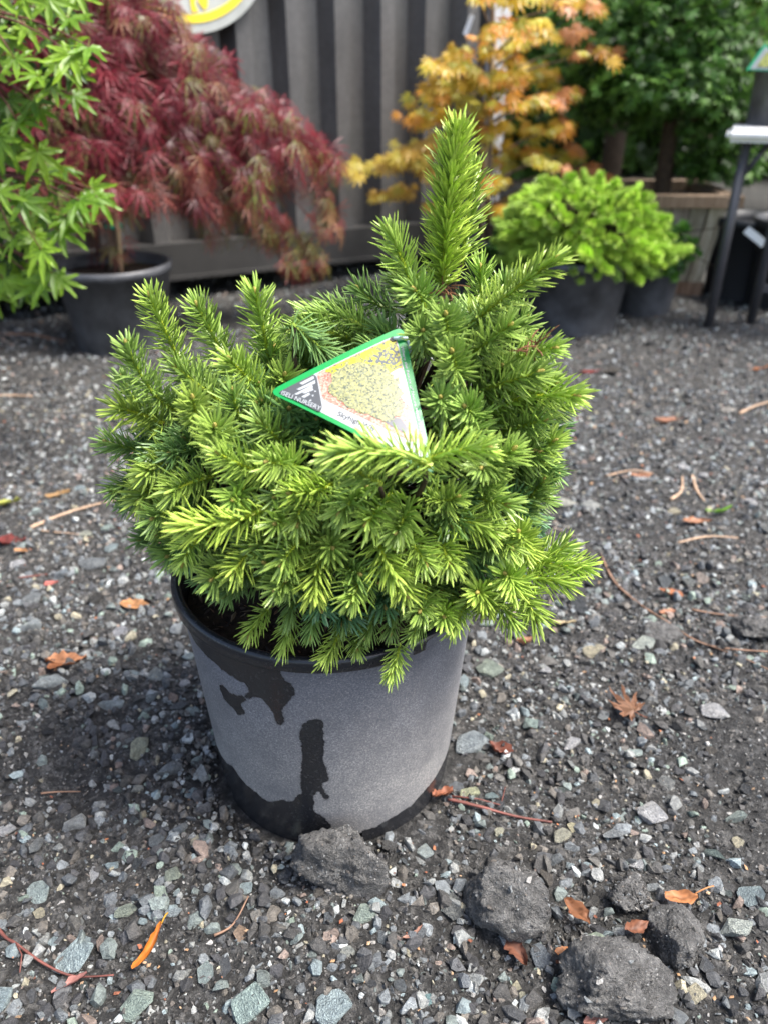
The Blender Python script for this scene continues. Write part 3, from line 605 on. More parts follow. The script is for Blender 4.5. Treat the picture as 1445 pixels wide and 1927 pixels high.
# front, over the tag's lower edge
shoot(812, 876, 616, 856, .8, None, .430, .432); shoot(770, 880, 915, 842, .8, None, .440, .445); shoot(700, 900, 650, 870, .5, None, .436, .445)
for a in ((560, 800, 545, 770), (585, 830, 570, 800), (620, 850, 600, 825), (540, 830, 520, 800), (650, 870, 640, 845), (640, 800, 600, 790), (700, 830, 660, 820), (560, 860, 570, 835), (600, 880, 590, 850)):
    shoot(*a, .15, None, .512, .55)
for a in [(655, 885, 548, 928, .95), (735, 930, 690, 985, .7), (640, 990, 592, 1122, 1.0), (705, 985, 742, 1085, .95), (735, 1045, 765, 1118, .95), (690, 930, 640, 965, .6), (830, 990, 846, 1062, .85), (820, 955, 925, 1000, .85), (975, 1035, 975, 1000, .85), (950, 1050, 1106, 1068, .9), (960, 1085, 1068, 1095, .9), (960, 1110, 950, 1080, .75), (905, 1150, 898, 1115, .8), (985, 1120, 1008, 1165, .8), (930, 1140, 968, 1172, .7), (1010, 1050, 1060, 1030, .7),
          (760, 1000, 800, 1060, .7), (800, 930, 860, 935, .7), (770, 950, 745, 1000, .6), (880, 930, 950, 950, .6), (890, 1000, 960, 1030, .7), (690, 1060, 660, 1130, .7), (590, 1000, 530, 1060, .7), (560, 1040, 520, 1110, .6), (800, 1090, 790, 1150, .55), (850, 1090, 835, 1160, .7),
          (350, 700, 283, 556, .75, None, .585, .60), (345, 780, 238, 645, .5, None, .53, .57), (448, 710, 372, 574, .6, None, .575, .60), (512, 715, 481, 550, .65, None, .58, .60), (508, 755, 433, 676, .75, None, .535, .565), (380, 790, 363, 748, .75, .04, .505), (418, 842, 405, 802, .65, .045, .485), (505, 790, 494, 755, .55, .03, .525),
          (315, 800, 222, 768, .9, None, .53, .555), (295, 850, 204, 832, .4, None, .555, .575), (345, 850, 272, 890, .75, None, .50, .54), (548, 868, 490, 795, .55, None, .49, .52), (565, 892, 412, 852, .75, None, .465, .50), (560, 880, 505, 870, .7, .03, .46), (410, 895, 322, 925, .7, None, .475, .51), (320, 905, 262, 942, .8, None, .51, .54), (290, 885, 213, 925, .4, None, .55, .57), (300, 830, 232, 710, .45, None, .57, .585), (420, 760, 330, 690, .55, None, .55, .57),
          (505, 952, 340, 988, 1.0, None, .435, .465), (508, 1005, 440, 1075, .95), (340, 980, 265, 1015, .3, None, .535, .56), (380, 1010, 318, 1045, .4, None, .50, .54), (400, 1000, 345, 1060, .6), (440, 1050, 400, 1090, .55), (560, 950, 520, 985, .7), (470, 900, 440, 940, .6), (600, 920, 560, 985, .6), (610, 730, 560, 660, .45, None, .60, .61), (620, 700, 600, 620, .5, None, .61, .62), (460, 800, 440, 740, .5), (360, 940, 290, 975, .45)]:
    shoot(*a)
# little shoots hanging low over the soil and the rim
for a in [(640, 1178, 612, 1240, .85), (752, 1212, 736, 1268, .75), (548, 1165, 535, 1215, .8), (505, 1150, 470, 1195, .8), (678, 1190, 672, 1222, .6), (700, 1150, 690, 1196, .5), (600, 1140, 585, 1195, .4), (800, 1150, 775, 1195, .6), (655, 1130, 645, 1170, .35), (455, 1090, 425, 1120, .3), (560, 1110, 545, 1160, .4), (750, 1140, 735, 1190, .5), (870, 1150, 850, 1188, .75)]:
    tip = atY(a[2], a[3], .462 if a[3] < 1225 else .452); base = atY(a[0], a[1], .478)
    ax = tip - base; L = max(.028, min(.04, ax.length)); put_shoot(tip - ax.normalized() * L, tip, a[4], sc=.66)
# all round, filling the body of the bush
gold = 2.39996; placed = 0
for ei, (c, r) in enumerate(ELL):
    n = (185, 60)[ei]
    for i in range(n):
        zz = 1 - (i + .5) / n * 1.62; a = i * gold + random.uniform(-.25, .25)
        u = Vector((math.cos(a) * math.sqrt(max(0, 1 - zz * zz)), math.sin(a) * math.sqrt(max(0, 1 - zz * zz)), zz))
        tip = c + Vector((u.x * r.x, u.y * r.y, u.z * r.z)) * random.uniform(.92, 1.05)
        other = ELL[1 - ei]; q = tip - other[0]
        if sum((q[k_] / other[1][k_]) ** 2 for k_ in range(3)) < .75: continue
        if math.hypot(tip.x - POT.x, tip.y - POT.y) < RT + .012 and tip.z < .262: continue
        if tip.z < (.285 if tip.y < .6 else .25): continue
        # leave the hollow where the tag lies
        dpx = depth(tip); sx = 722.5 + FPX * tip.x / dpx; sy = 963.5 - FPX * (tip.y * math.sin(PITCH) + (tip.z - CAM_H) * math.cos(PITCH)) / dpx
        if 500 < sx < 830 and 600 < sy < 910 and (tip - TP[0]).dot(TNRM) > -.016: continue
        nrm = Vector((u.x / r.x, u.y / r.y, u.z / r.z)).normalized()
        dv = (nrm + Vector((random.gauss(0, .35), random.gauss(0, .35), random.gauss(0.05, .35)))).normalized()
        L = random.uniform(.034, .056); put_shoot(tip - dv * L, tip, random.uniform(.1, .65) if zz > -.1 else random.uniform(0, .4)); placed += 1  # older, darker fill shoots also carry the shade between shoots in their colour
print('SHOOTS', ntot[0])
# wood
mb = MB(); heart = Vector((POT.x + .01, POT.y, .215)); crown0 = Vector((POT.x + .03, POT.y - .005, .33))
mb.tube(bez(heart, heart + Vector((0.0, 0, .06)), crown0, 6), [.013, .012, .0115, .011, .010, .009, .008], 8)
mb.tube(bez(crown0, (LB + crown0) / 2 + Vector((-.02, 0, 0)), LB, 6), [.008, .007, .006, .0055, .005, .004, .003], 8)
for base, ax in wood:
    t = random.uniform(.2, 1.0); s0 = heart.lerp(crown0, t); s0.z = min(s0.z, base.z + .01)
    mb.tube(bez(s0, (base - ax * .04).lerp(s0, .3), base + ax * .004, 5), [.0030, .0027, .0024, .0021, .0019, .0017], 5)
adopt(mb.build('branches', M['bark'], pot, True), pot, 'shoot')
# dead brown needles at the leader's foot and in two shoots
mb = MB()
for cx, cy, yy, n, sp in ((836, 548, .592, 18, 1.0), (1004, 648, .528, 16, 1.0), (602, 848, .50, 20, .6)):
    c = atY(cx, cy, yy)
    for i in range(n):
        dv = Vector((random.gauss(0, 1), random.gauss(-.5, .7), random.gauss(.25, .8))).normalized(); p = c + Vector((random.gauss(0, .003), random.gauss(0, .003), random.gauss(0, .003)))
        mb.tube([p, p + dv * .007, p + dv * .013 * random.uniform(.7, 1.1) + Vector((0, 0, -.001))], [.0006, .0006, .0003], 4)
mb.build('dead_needles', M['deadneedle'], pot)

# ================================================================== THE TAG (drawn in its own flat coordinates, then laid on the bush)
def tp(x, y, h=0.0):
    q = _A @ Vector((x - TZ[0][0], y - TZ[0][1]))
    bow = 0.0025 * (1 - ((x - 800) / 650) ** 2)                              # the card bows a little
    return TP[0] + (TP[1] - TP[0]) * q.x + (TP[2] - TP[0]) * q.y + TNRM * (h + bow)
def rpoly(P, r, n=6):
    out = []; m_ = len(P)
    for i in range(m_):
        a, b_, c = Vector(P[i - 1]), Vector(P[i]), Vector(P[(i + 1) % m_]); u = (a - b_); v = (c - b_)
        d1 = min(r, u.length * .45); d2 = min(r, v.length * .45); p0 = b_ + u.normalized() * d1; p2 = b_ + v.normalized() * d2
        for k in range(n + 1): t = k / n; out.append(p0 * (1 - t) ** 2 + b_ * 2 * t * (1 - t) + p2 * t * t)
    return out
def flat(name, P, h, mat, parent, thick=0.0):
    """a flat printed patch; refined so that it follows the card's bow"""
    bm = bmesh.new(); vs = [bm.verts.new((p[0], p[1], 0)) for p in P]; bm.faces.new(vs)
    bmesh.ops.triangulate(bm, faces=bm.faces)
    for x in range(100, 1400, 100):
        bmesh.ops.bisect_plane(bm, geom=bm.verts[:] + bm.edges[:] + bm.faces[:], plane_co=(x, 0, 0), plane_no=(1, 0, 0))
    if thick:
        g = bmesh.ops.extrude_face_region(bm, geom=bm.faces[:])
        for e in g['geom']:
            if isinstance(e, bmesh.types.BMVert): e.co.z = -thick
    bm.verts.index_update()
    V = [tp(v.co.x, v.co.y, h + v.co.z) for v in bm.verts]; F = [[v.index for v in f.verts] for f in bm.faces]; bm.free()
    return link(name, mesh_np(name, V, F, mat), parent)
def speckle(name, stops, scale, rough=0.3):
    m, nt, b = newmat(name); vo = N(nt, 'ShaderNodeTexVoronoi'); vo.inputs['Scale'].default_value = scale * 1.35
    nt.links.new(objcoord(nt), vo.inputs['Vector']); sp = N(nt, 'ShaderNodeSeparateColor'); nt.links.new(vo.outputs['Color'], sp.inputs[0])
    nt.links.new(ramp(nt, sp.outputs[0], stops, 'LINEAR'), b.inputs['Base Color']); b.inputs['Roughness'].default_value = rough; return m
TG = plain('tag_green', (0.0, 0.23, 0.045), 0.3); TWH = plain('tag_white', (0.34, 0.36, 0.37), 0.3); TGY = plain('tag_grey', (0.055, 0.06, 0.065), 0.35); TTX = plain('tag_ink', (0.05, 0.055, 0.06), 0.5)
ptag = thing('plant_tag', TP[0], 'triangular green-edged plant tag with a shrub picture lying on the spruce', 'plant tag')
card = flat('card', rpoly(TZ, 95), 0.0, TG, ptag, 0.0006)
wpan = flat('white_panel', rpoly([(118, 580), (1092, 118), (1116, 175), (1364, 1228)], 30), .00018, TWH, ptag)
flat('picture_mulch', rpoly([(428, 440), (1088, 130), (1112, 190), (1303, 990), (1285, 1022), (1235, 1024), (488, 660)], 24), .00034, speckle('print_mulch', [(0, (.34, .11, .07)), (.3, (.42, .20, .15)), (.55, (.26, .065, .04)), (.75, (.45, .29, .23))], 800), ptag)
flat('picture_yellow_bush', rpoly([(480, 425), (1086, 140), (1112, 205), (1165, 395), (1080, 460), (880, 420), (640, 470)], 40), .00046, speckle('print_yellow', [(0, (.42, .38, .012)), (.45, (.50, .45, .02)), (.72, (.07, .09, .07)), (.86, (.24, .25, .015))], 420), ptag)
flat('picture_dark_gap', rpoly([(800, 360), (930, 280), (1110, 190), (1150, 340), (1160, 400), (1000, 370), (900, 400)], 40), .00056, speckle('print_dark', [(0, (.05, .06, .07)), (.5, (.09, .105, .11)), (.72, (.42, .38, .02))], 420), ptag)
flat('picture_white_bush', rpoly([(1030, 470), (1150, 400), (1185, 480), (1250, 760), (1180, 700), (1090, 560)], 40), .00056, speckle('print_white', [(0, (.44, .47, .48)), (.6, (.24, .27, .28)), (.75, (.5, .52, .52))], 500), ptag)
flat('picture_shadow', rpoly([(960, 830), (1150, 830), (1215, 925), (1190, 960), (1080, 905)], 30), .00056, plain('print_shadow', (.10, .105, .12), .3), ptag)
_rs = random.Random(3)
flat('picture_shrub', [Vector((p.x + _rs.gauss(0, 13), p.y + _rs.gauss(0, 13))) for p in rpoly([(520, 560), (590, 430), (740, 350), (930, 390), (1080, 480), (1170, 600), (1165, 760), (1100, 860), (960, 850), (760, 760), (590, 650)], 90)], .00068, speckle('print_shrub', [(0, (.10, .12, .07)), (.25, (.28, .27, .10)), (.5, (.14, .16, .11)), (.68, (.38, .36, .14)), (.88, (.05, .065, .055))], 760), ptag)
logo = flat('logo_panel', rpoly([(112, 582), (402, 448), (428, 470), (490, 735), (470, 772)], 18), .0008, TGY, ptag)
for P in ([(285, 520), (400, 464), (408, 487), (312, 533)], [(264, 570), (416, 500), (420, 528), (290, 577)], [(246, 610), (394, 540), (402, 562), (272, 616)], [(308, 607), (412, 552), (402, 590), (332, 605)][:0] or [(312, 605), (398, 566), (408, 584), (338, 608)], [(308, 634), (372, 604), (382, 622), (334, 646)], [(415, 588), (434, 594), (420, 604)], [(392, 630), (412, 622), (410, 640)], [(372, 672), (392, 660), (396, 676)]):
    flat('logo_stripe', [Vector(p) for p in P], .0009, TWH, logo)
def lettering(text, start, end, height, h, mat, par, shear=0.0, bold=0.0):
    cu = bpy.data.curves.new('lettering', 'FONT'); cu.body = text; cu.size = 1.0; cu.offset = bold; cu.shear = shear; cu.resolution_u = 3
    ob = bpy.data.objects.new('tmp', cu); COL.objects.link(ob); bpy.context.view_layer.update()
    me = bpy.data.meshes.new_from_object(ob.evaluated_get(bpy.context.evaluated_depsgraph_get())); bpy.data.objects.remove(ob)
    co = np.array([v.co[:] for v in me.vertices]); w = co[:, 0].max(); d = Vector(end) - Vector(start); u = d / w
    per = Vector((d.y, -d.x)).normalized() * height / 0.72
    for v, c in zip(me.vertices, co):
        q = Vector(start) + u * float(c[0]) + per * float(c[1]); v.co = tp(q.x, q.y, h)
    me.materials.append(mat); return link('lettering', me, par)
lettering('ISELI NURSERY', (130, 602), (470, 758), 36, .00095, TWH, logo, 0, .004)
lettering('Skyhigh WB', (614, 800), (925, 938), 40, .00030, TTX, wpan, 0, .022)
lettering('Where the Beauty of Nature Meets The Artistry of Man', (1143, 214), (1382, 1225), 24, .00030, TWH, card, .15, .014)
mb = MB(); mb.tube([tp(1075, 155, -.0002), tp(1075, 155, .0010)], .0021, 14); mb.build('eyelet', plain('eyelet_dark', (.02, .02, .02), .6), ptag)
mb = MB(); mb.tube([tp(1078, 152, .0012), tp(1130, 156, .0026), tp(1195, 152, .0022), tp(1216, 185, .0004), tp(1232, 218, -.004), tp(1215, 225, -.012), tp(1130, 180, -.006), tp(1078, 158, -.001)], .0011, 8); mb.build('loop_tie', plain('tie_white', (.55, .66, .70), .35), ptag, True)

# ================================================================== SHIPPING CONTAINER
CA = Vector((-0.707, 2.57, 0)); CU = Vector((.894, .447, 0)).normalized(); CN = Vector((CU.y, -CU.x, 0)); ZV = Vector((0, 0, 1))
def cw(s, n, z): return CA + CU * s + CN * n + ZV * z
S0, S1, CTOP, ZR = -2.6, 1.265, 1.75, .172
cont = thing('shipping_container', cw(0, -.5, 0), 'dark grey corrugated steel shipping container behind the red and yellow maples', 'container')
mb = MB(); P = []; s = S0; pitch = .161
while s < S1 - .08:
    for ds, n in ((0, 0), (.046, 0), (.066, -.060), (.126, -.060)): P.append((s + ds, n))
    s += pitch
P = [(S0 - .001, 0)] + [p for p in P if p[0] < S1 - .07] + [(S1 - .065, -.012)]
V = []; F = []
for s, n in P: V += [cw(s, n, ZR - .01), cw(s, n, CTOP)]
for i in range(len(P) - 1): F.append((2 * i, 2 * i + 2, 2 * i + 3, 2 * i + 1))
mb.add(V, F); mb.build('corrugated_side', M['steel'], cont)
Rc = Matrix((CU, -CN, ZV)).transposed()
def cbox(name, s0, s1, n0, n1, z0, z1, mat):
    mb = MB(); mb.box(cw((s0 + s1) / 2, (n0 + n1) / 2, (z0 + z1) / 2), (s1 - s0, n1 - n0, z1 - z0), Rc); return mb.build(name, mat, cont)
cbox('bottom_rail', S0, S1 - .07, -.05, .016, .06, ZR, M['rail']); cbox('rail_lip', S0, S1 - .07, .016, .03, .06, .072, M['rail'])
cbox('top_rail', S0, S1 - .07, -.05, .012, CTOP, CTOP + .07, M['rail'])
cbox('corner_post', S1 - .07, S1, -.09, .018, .02, CTOP + .07, M['post_lit'])
cbox('corner_post', S0 - .07, S0, -.09, .018, .02, CTOP + .07, M['post_lit'])
cbox('roof', S0 - .07, S1, -1.55, -.05, CTOP + .02, CTOP + .06, M['rail'])
cbox('floor', S0 - .07, S1, -1.5, -.05, .075, .13, M['underside'])
cbox('end_wall', S1 - .03, S1 - .012, -1.5, -.09, .1, CTOP + .02, M['steel']); cbox('end_wall', S0 - .05, S0 - .03, -1.5, -.09, .1, CTOP + .02, M['steel'])
cbox('back_wall', S0, S1 - .03, -1.55, -1.5, .06, CTOP + .02, M['steel'])
for s in (-2.2, -1.2, -.2, .9): cbox('timber_bearer', s, s + .12, -1.4, -.32, -.02, .072, M['underside'])
# round sign on the container
def on_wall(px, py, n=.02):
    d = ray(px, py); o = Vector((0, 0, CAM_H)); q = CA + CN * n; t = (q - o).dot(CN) / d.dot(CN); return o + d * t
sc_ = on_wall(338, -150); ppm = FPX / depth(sc_); sr = 182 / ppm
sign = thing('round_sign', sc_, 'round pale sign with a yellow ring, high on the container behind the red maple', 'sign')
def disc(r0, r1, n, th, a0=0, a1=360, k=72):
    mb = MB(); V = []; F = []
    for i in range(k + 1):
        a = math.radians(a0 + (a1 - a0) * i / k)
        for r_ in (r0, r1):
            for hh in (n, n + th): V.append(sc_ + CU * (r_ * math.cos(a)) + ZV * (r_ * math.sin(a)) + CN * hh)
    for i in range(k):
        b0 = i * 4; b1 = b0 + 4; F += [(b0 + 1, b1 + 1, b1 + 3, b0 + 3), (b0, b0 + 2, b1 + 2, b1), (b0 + 2, b0 + 3, b1 + 3, b1 + 2), (b0, b1, b1 + 1, b0 + 1)]
    mb.add(V, F); return mb
disc(.002, sr, -.004, .010).build('plate', plain('sign_plate', (.40, .42, .39), .45, var=.2, scale=9), sign)
YEL = plain('sign_yellow', (.85, .66, .03), .45)
disc(sr * .82, sr * .90, .0065, .002).build('ring', YEL, sign)
for q in ([(348, -70), (372, -70), (368, 8), (374, 22), (362, 22)], [(376, -30), (392, -34), (392, 12), (386, 19), (374, 4)]):
    V = [on_wall(x, y, .0285) for x, y in q] + [on_wall(x, y, .0265) for x, y in q]; n = len(q)
    mb = MB(); mb.add(V, [tuple(range(n)), tuple(range(2 * n - 1, n - 1, -1))] + [(i, i + n, (i + 1) % n + n, (i + 1) % n) for i in range(n)]); mb.build('letter_stroke', YEL, sign)

# ================================================================== LEAF SHAPES (base at the origin, along +Y, face up +Z)
def palmate(nl, span, sinus, width, droop, seed, teeth=2, petiole=.35, size=1.0, cup=.10):
    r = random.Random(seed); V = []; F = []; C = []
    def put(x, y, c):
        rr = math.hypot(x, y); V.append((x * size, y * size, (-droop * rr * rr + cup * r.uniform(-.3, .3)) * size)); C.append(c); return len(V) - 1
    ce = put(0, 0, (.8, .85, .8)); angs = [math.radians(-span + 2 * span * i / (nl - 1)) for i in range(nl)]
    ln = [(.52 + .48 * math.cos(a * .82)) * r.uniform(.92, 1.06) for a in angs]; gap = angs[1] - angs[0]
    def pol(a, d): return math.sin(a) * d, math.cos(a) * d
    sin_ = [put(*pol(angs[0] - gap * .6, sinus * .5 * ln[0]), (.9, .92, .9))] + [put(*pol((angs[i] + angs[i + 1]) / 2, sinus * min(ln[i], ln[i + 1])), (.9, .92, .9)) for i in range(nl - 1)] + [put(*pol(angs[-1] + gap * .6, sinus * .5 * ln[-1]), (.9, .92, .9))]
    for i, a in enumerate(angs):
        L = ln[i]; tip = put(*pol(a + r.uniform(-.05, .05), L), (1.12, 1.08, 1.0)); mid = put(*pol(a, L * .55), (.88, .92, .9)); V[mid] = (V[mid][0], V[mid][1], V[mid][2] - .035 * size)
        sides = []
        for sg in (-1, 1):
            row = []
            for k in range(teeth):
                f_ = sinus + (0.92 - sinus) * (k + .7) / teeth; wd = width * math.sin(math.pi * min(1, (f_ * .92) ** .8)) * (1 if k % 2 == 0 else .8)
                x, y = pol(a, L * f_); row.append(put(x + math.cos(a) * sg * wd, y - math.sin(a) * sg * wd, (1.05, 1.03, 1.0)))
            sides.append(row)
        Lr = [sin_[i]] + sides[0]; Rr_ = [sin_[i + 1]] + sides[1]
        F.append((ce, mid, Lr[0])); F.append((ce, Rr_[0], mid))
        for k in range(len(Lr) - 1): F.append((mid, Lr[k + 1], Lr[k])); F.append((mid, Rr_[k], Rr_[k + 1]))
        F.append((mid, tip, Lr[-1])); F.append((mid, Rr_[-1], tip))
    k0 = len(V); w = .012
    for y, z in ((0, 0), (-petiole * .5, .02), (-petiole, .08)):
        for sx in (-w, w): V.append((sx * size, y * size, z * size)); C.append((1.0, .6, .4))
    F += [(k0, k0 + 1, k0 + 3, k0 + 2), (k0 + 2, k0 + 3, k0 + 5, k0 + 4)]
    return mesh_np('leaf', V, F, M['leaf'], False, np.array(C))
def lace(seed, size=1.0):
    r = random.Random(seed); V = []; F = []; C = []
    for i, a in enumerate([math.radians(x) for x in (-95, -58, -28, 0, 28, 58, 95)]):
        L = (.55 + .45 * math.cos(a * .8)) * r.uniform(.88, 1.08); dr = r.uniform(.35, .75); n = 5; prev = None; a += r.uniform(-.12, .12)
        def P(t, off=0.0, w=0.0):
            d = L * t; x = math.sin(a) * d + math.cos(a) * (w + off * d); y = math.cos(a) * d - math.sin(a) * (w + off * d); return (x * size, y * size, -dr * (d ** 2) * size)
        for k in range(n + 1):
            t = k / n; w = .013 * math.sin(math.pi * min(.97, .25 + .72 * t)) + .004; j = len(V); V += [P(t, 0, -w), P(t, 0, w)]; c = .82 + .3 * t; C += [(c, c * .95, c * .95)] * 2
            if prev is not None: F.append((prev, prev + 1, j + 1, j))
            prev = j
        for t in (.35, .55, .75):
            for sg in (-1, 1):
                j = len(V); ex = .17 * (1.15 - t); b0 = P(t - .03); b1 = P(t + .035); tt = min(1.08, t + .26)
                q = P(tt, 0, sg * ex * L); V += [b0, b1, q]; C += [(.95, .92, .92), (.95, .92, .92), (1.15, 1.1, 1.05)]; F.append((j, j + 1, j + 2) if sg < 0 else (j, j + 2, j + 1))
    return mesh_np('leaf', V, F, M['leaf'], False, np.array(C))
def leafR(axis, normal):
    y = Vector(axis).normalized(); z = Vector(normal); z = (z - y * z.dot(y)); z = z.normalized() if z.length > 1e-4 else y.orthogonal().normalized()
    return Matrix((y.cross(z), y, z)).transposed()
LT = palmate(5, 88, .45, .13, .25, 260, 1, .1)
LG = [palmate(7, 122, .30, .112, .14, 200 + i, 3) for i in range(5)]
LY = [palmate(9, 125, .44, .085, .26, 220 + i, 2, .3) for i in range(4)]
LR = [lace(240 + i) for i in range(6)]

def nursery_pot(parent, c, rb, rt, h, soil=True, mat=None, n=40):
    mat = mat or M['nursery_pot']
    mb = MB(); mb.lathe([(rb, 0), (rt, h * .9), (rt + .006, h * .9), (rt + .007, h), (rt - .002, h + .001), (rt - .005, h * .88), (rb - .004, .01), (.001, .01)], n, c); mb.build('pot', mat, parent, True)
    if soil:
        mb = MB(); mb.lathe([(rt - .006, h * .86), (rt * .5, h * .88), (.001, h * .885)], n, c); mb.build('potting_soil', M['soil'], parent, True)
def project(p):
    dp = depth(p); return 722.5 + FPX * p.x / dp, 963.5 - FPX * (p.y * math.sin(PITCH) + (p.z - CAM_H) * math.cos(PITCH)) / dp

def rand_in(poly, n, r):
    xs_ = [p[0] for p in poly]; ys_ = [p[1] for p in poly]; out = []
    while len(out) < n:
        x = r.uniform(min(xs_), max(xs_)); y = r.uniform(min(ys_), max(ys_))
        if inpoly(poly, np.array([x]), np.array([y]))[0]: out.append((x, y))
    return out

def crown_of(parts, parent):
    off = 0; Fs = []
    for v, f, c in parts: Fs.append(f + off); off += len(v)
    o = link('crown', mesh_np('crown', np.concatenate([p[0] for p in parts]), np.concatenate(Fs), M['leaf'], False, np.concatenate([p[2] for p in parts])), parent, color=(1, 1, 1))
    return tag(o, kind='stuff')
# ================================================================== RED LACELEAF MAPLE
def red_maple():
    r = random.Random(5); g0 = ground(210, 672); base = Vector((g0.x, g0.y + .125, 0))
    T = thing('red_maple', base, 'weeping red laceleaf maple in a black pot in front of the container', 'maple')
    nursery_pot(T, base, .118, .146, .215)
    top = atY(150, 20, base.y + .04); head = atY(180, 150, base.y + .02)
    mb = MB(); mb.tube([base + Vector((0, 0, .18)), atY(212, 430, base.y), atY(196, 300, base.y + .01), head, top], [.014, .013, .012, .011, .008], 8); mb.build('trunk', M['grey_bark'], T, True)
    mb = MB(); mb.tube([base + Vector((.022, -.01, .15)), atY(223, 430, base.y - .02), atY(172, 120, base.y - .005), atY(160, -60, base.y)], .006, 7); mb.build('stake', M['cane'], T, True)
    for px, py in ((214, 425), (172, 174)):
        c = atY(px, py, base.y - .004); mb = MB(); mb.tube([c - Vector((0, 0, .006)), c + Vector((0, 0, .006))], .022, 14); mb.build('tie', M['tie'], T, True)
    poly = [(-120, -120), (310, -120), (335, 20), (385, 70), (425, 95), (440, 150), (520, 170), (575, 225), (640, 285), (632, 335), (560, 300), (540, 370), (480, 400), (430, 420), (395, 395), (310, 380), (255, 365), (235, 400), (150, 400), (60, 420), (-120, 400)]
    tufts = [(P_, int(n_ * 1.6)) for P_, n_ in [([(540, 330), (600, 320), (630, 370), (650, 430), (610, 440), (575, 400)], 26), ([(430, 400), (520, 380), (560, 430), (530, 470), (470, 440)], 34), ([(525, 440), (600, 440), (610, 500), (560, 515), (520, 490)], 24), ([(370, 395), (425, 400), (420, 440), (385, 450)], 10), ([(165, 440), (240, 440), (245, 520), (210, 560), (175, 530)], 26), ([(100, 380), (180, 390), (190, 440), (120, 430)], 14), ([(590, 260), (650, 290), (640, 320), (590, 310)], 10)]]
    pts = [(x, y, 0) for x, y in rand_in(poly, 2600, r)] + [(x, y, 1) for P_, n in tufts for x, y in rand_in(P_, n, r)]
    L = []
    for x, y, tf in pts:
        if 245 < x < 335 and 78 < y < 135 and r.random() < .8: continue      # the gap where the container shows
        if 395 < x < 445 and 40 < y < 130 and r.random() < .5: continue
        edge = min(1, max(0, (x - 150) / 480)); Yc = base.y + .05 + edge * .22
        Y_ = Yc + (r.gauss(0, .05) if tf else r.uniform(-.26, .20) * (1 - .5 * edge))
        p = atY(x, y, Y_); lim = CA.y + (p.x - CA.x) * .5 - .07
        if p.y > lim: p = atY(x, y, lim - r.uniform(.0, .08))
        out = Vector((p.x - head.x, (p.y - head.y) * .8, 0)); out = out.normalized() if out.length > .02 else Vector((0, -1, 0))
        ax = out * r.uniform(.25, .9) + Vector((r.gauss(0, .35), r.gauss(-.15, .3), -r.uniform(.35, 1.1)))
        nrm = out * .6 + Vector((r.gauss(0, .4), -.7 + r.gauss(0, .3), .7))
        s = r.uniform(.038, .072) * (.95 if tf else 1)
        low = min(1, max(0, (y - 250) / 200)); g_ = r.random()
        if g_ < .13 + .40 * low * (1 if (x > 380 or tf) else .5): col = (.21, .21, .06) if r.random() < .6 else (.31, .17, .08)
        elif low > .3 and g_ < .75: col = (.29, .075, .055)
        else: col = r.choice([(.18, .015, .028), (.24, .024, .040), (.11, .010, .020), (.29, .040, .055)])
        if r.random() < .012: col = (.24, .36, .04)
        L.append((p.y, trs(p, leafR(ax, nrm), s), col, r.randrange(6)))
    L.sort(key=lambda q: q[0])
    for _, mw, col, k in L[:300]: link('leaf', LR[k], T, mw=mw, color=col)
    Vs, Fs, Cs = [], [], []; off = 0
    for k in range(6):
        sub = [q for q in L[300:] if q[3] == k]; v, f, c = join_np(LR[k], [q[1] for q in sub], [q[2] for q in sub]); Vs.append(v); Fs.append(f + off); Cs.append(c); off += len(v)
    o = link('foliage', mesh_np('foliage', np.concatenate(Vs), np.concatenate(Fs), M['leaf'], False, np.concatenate(Cs)), T, color=(1, 1, 1)); tag(o, kind='stuff')
    mb = MB()
    for _, mw, col, k in L[::4]:
        p = mw.translation; m_ = head.lerp(p, .55) + Vector((0, 0, .10)); mb.tube(bez(top.lerp(head, r.random()), m_, p, 5), [.005, .004, .0032, .0024, .0017, .001], 4)
    adopt(mb.build('branches', M['red_twig'], T, True), T, 'leaf')
red_maple()

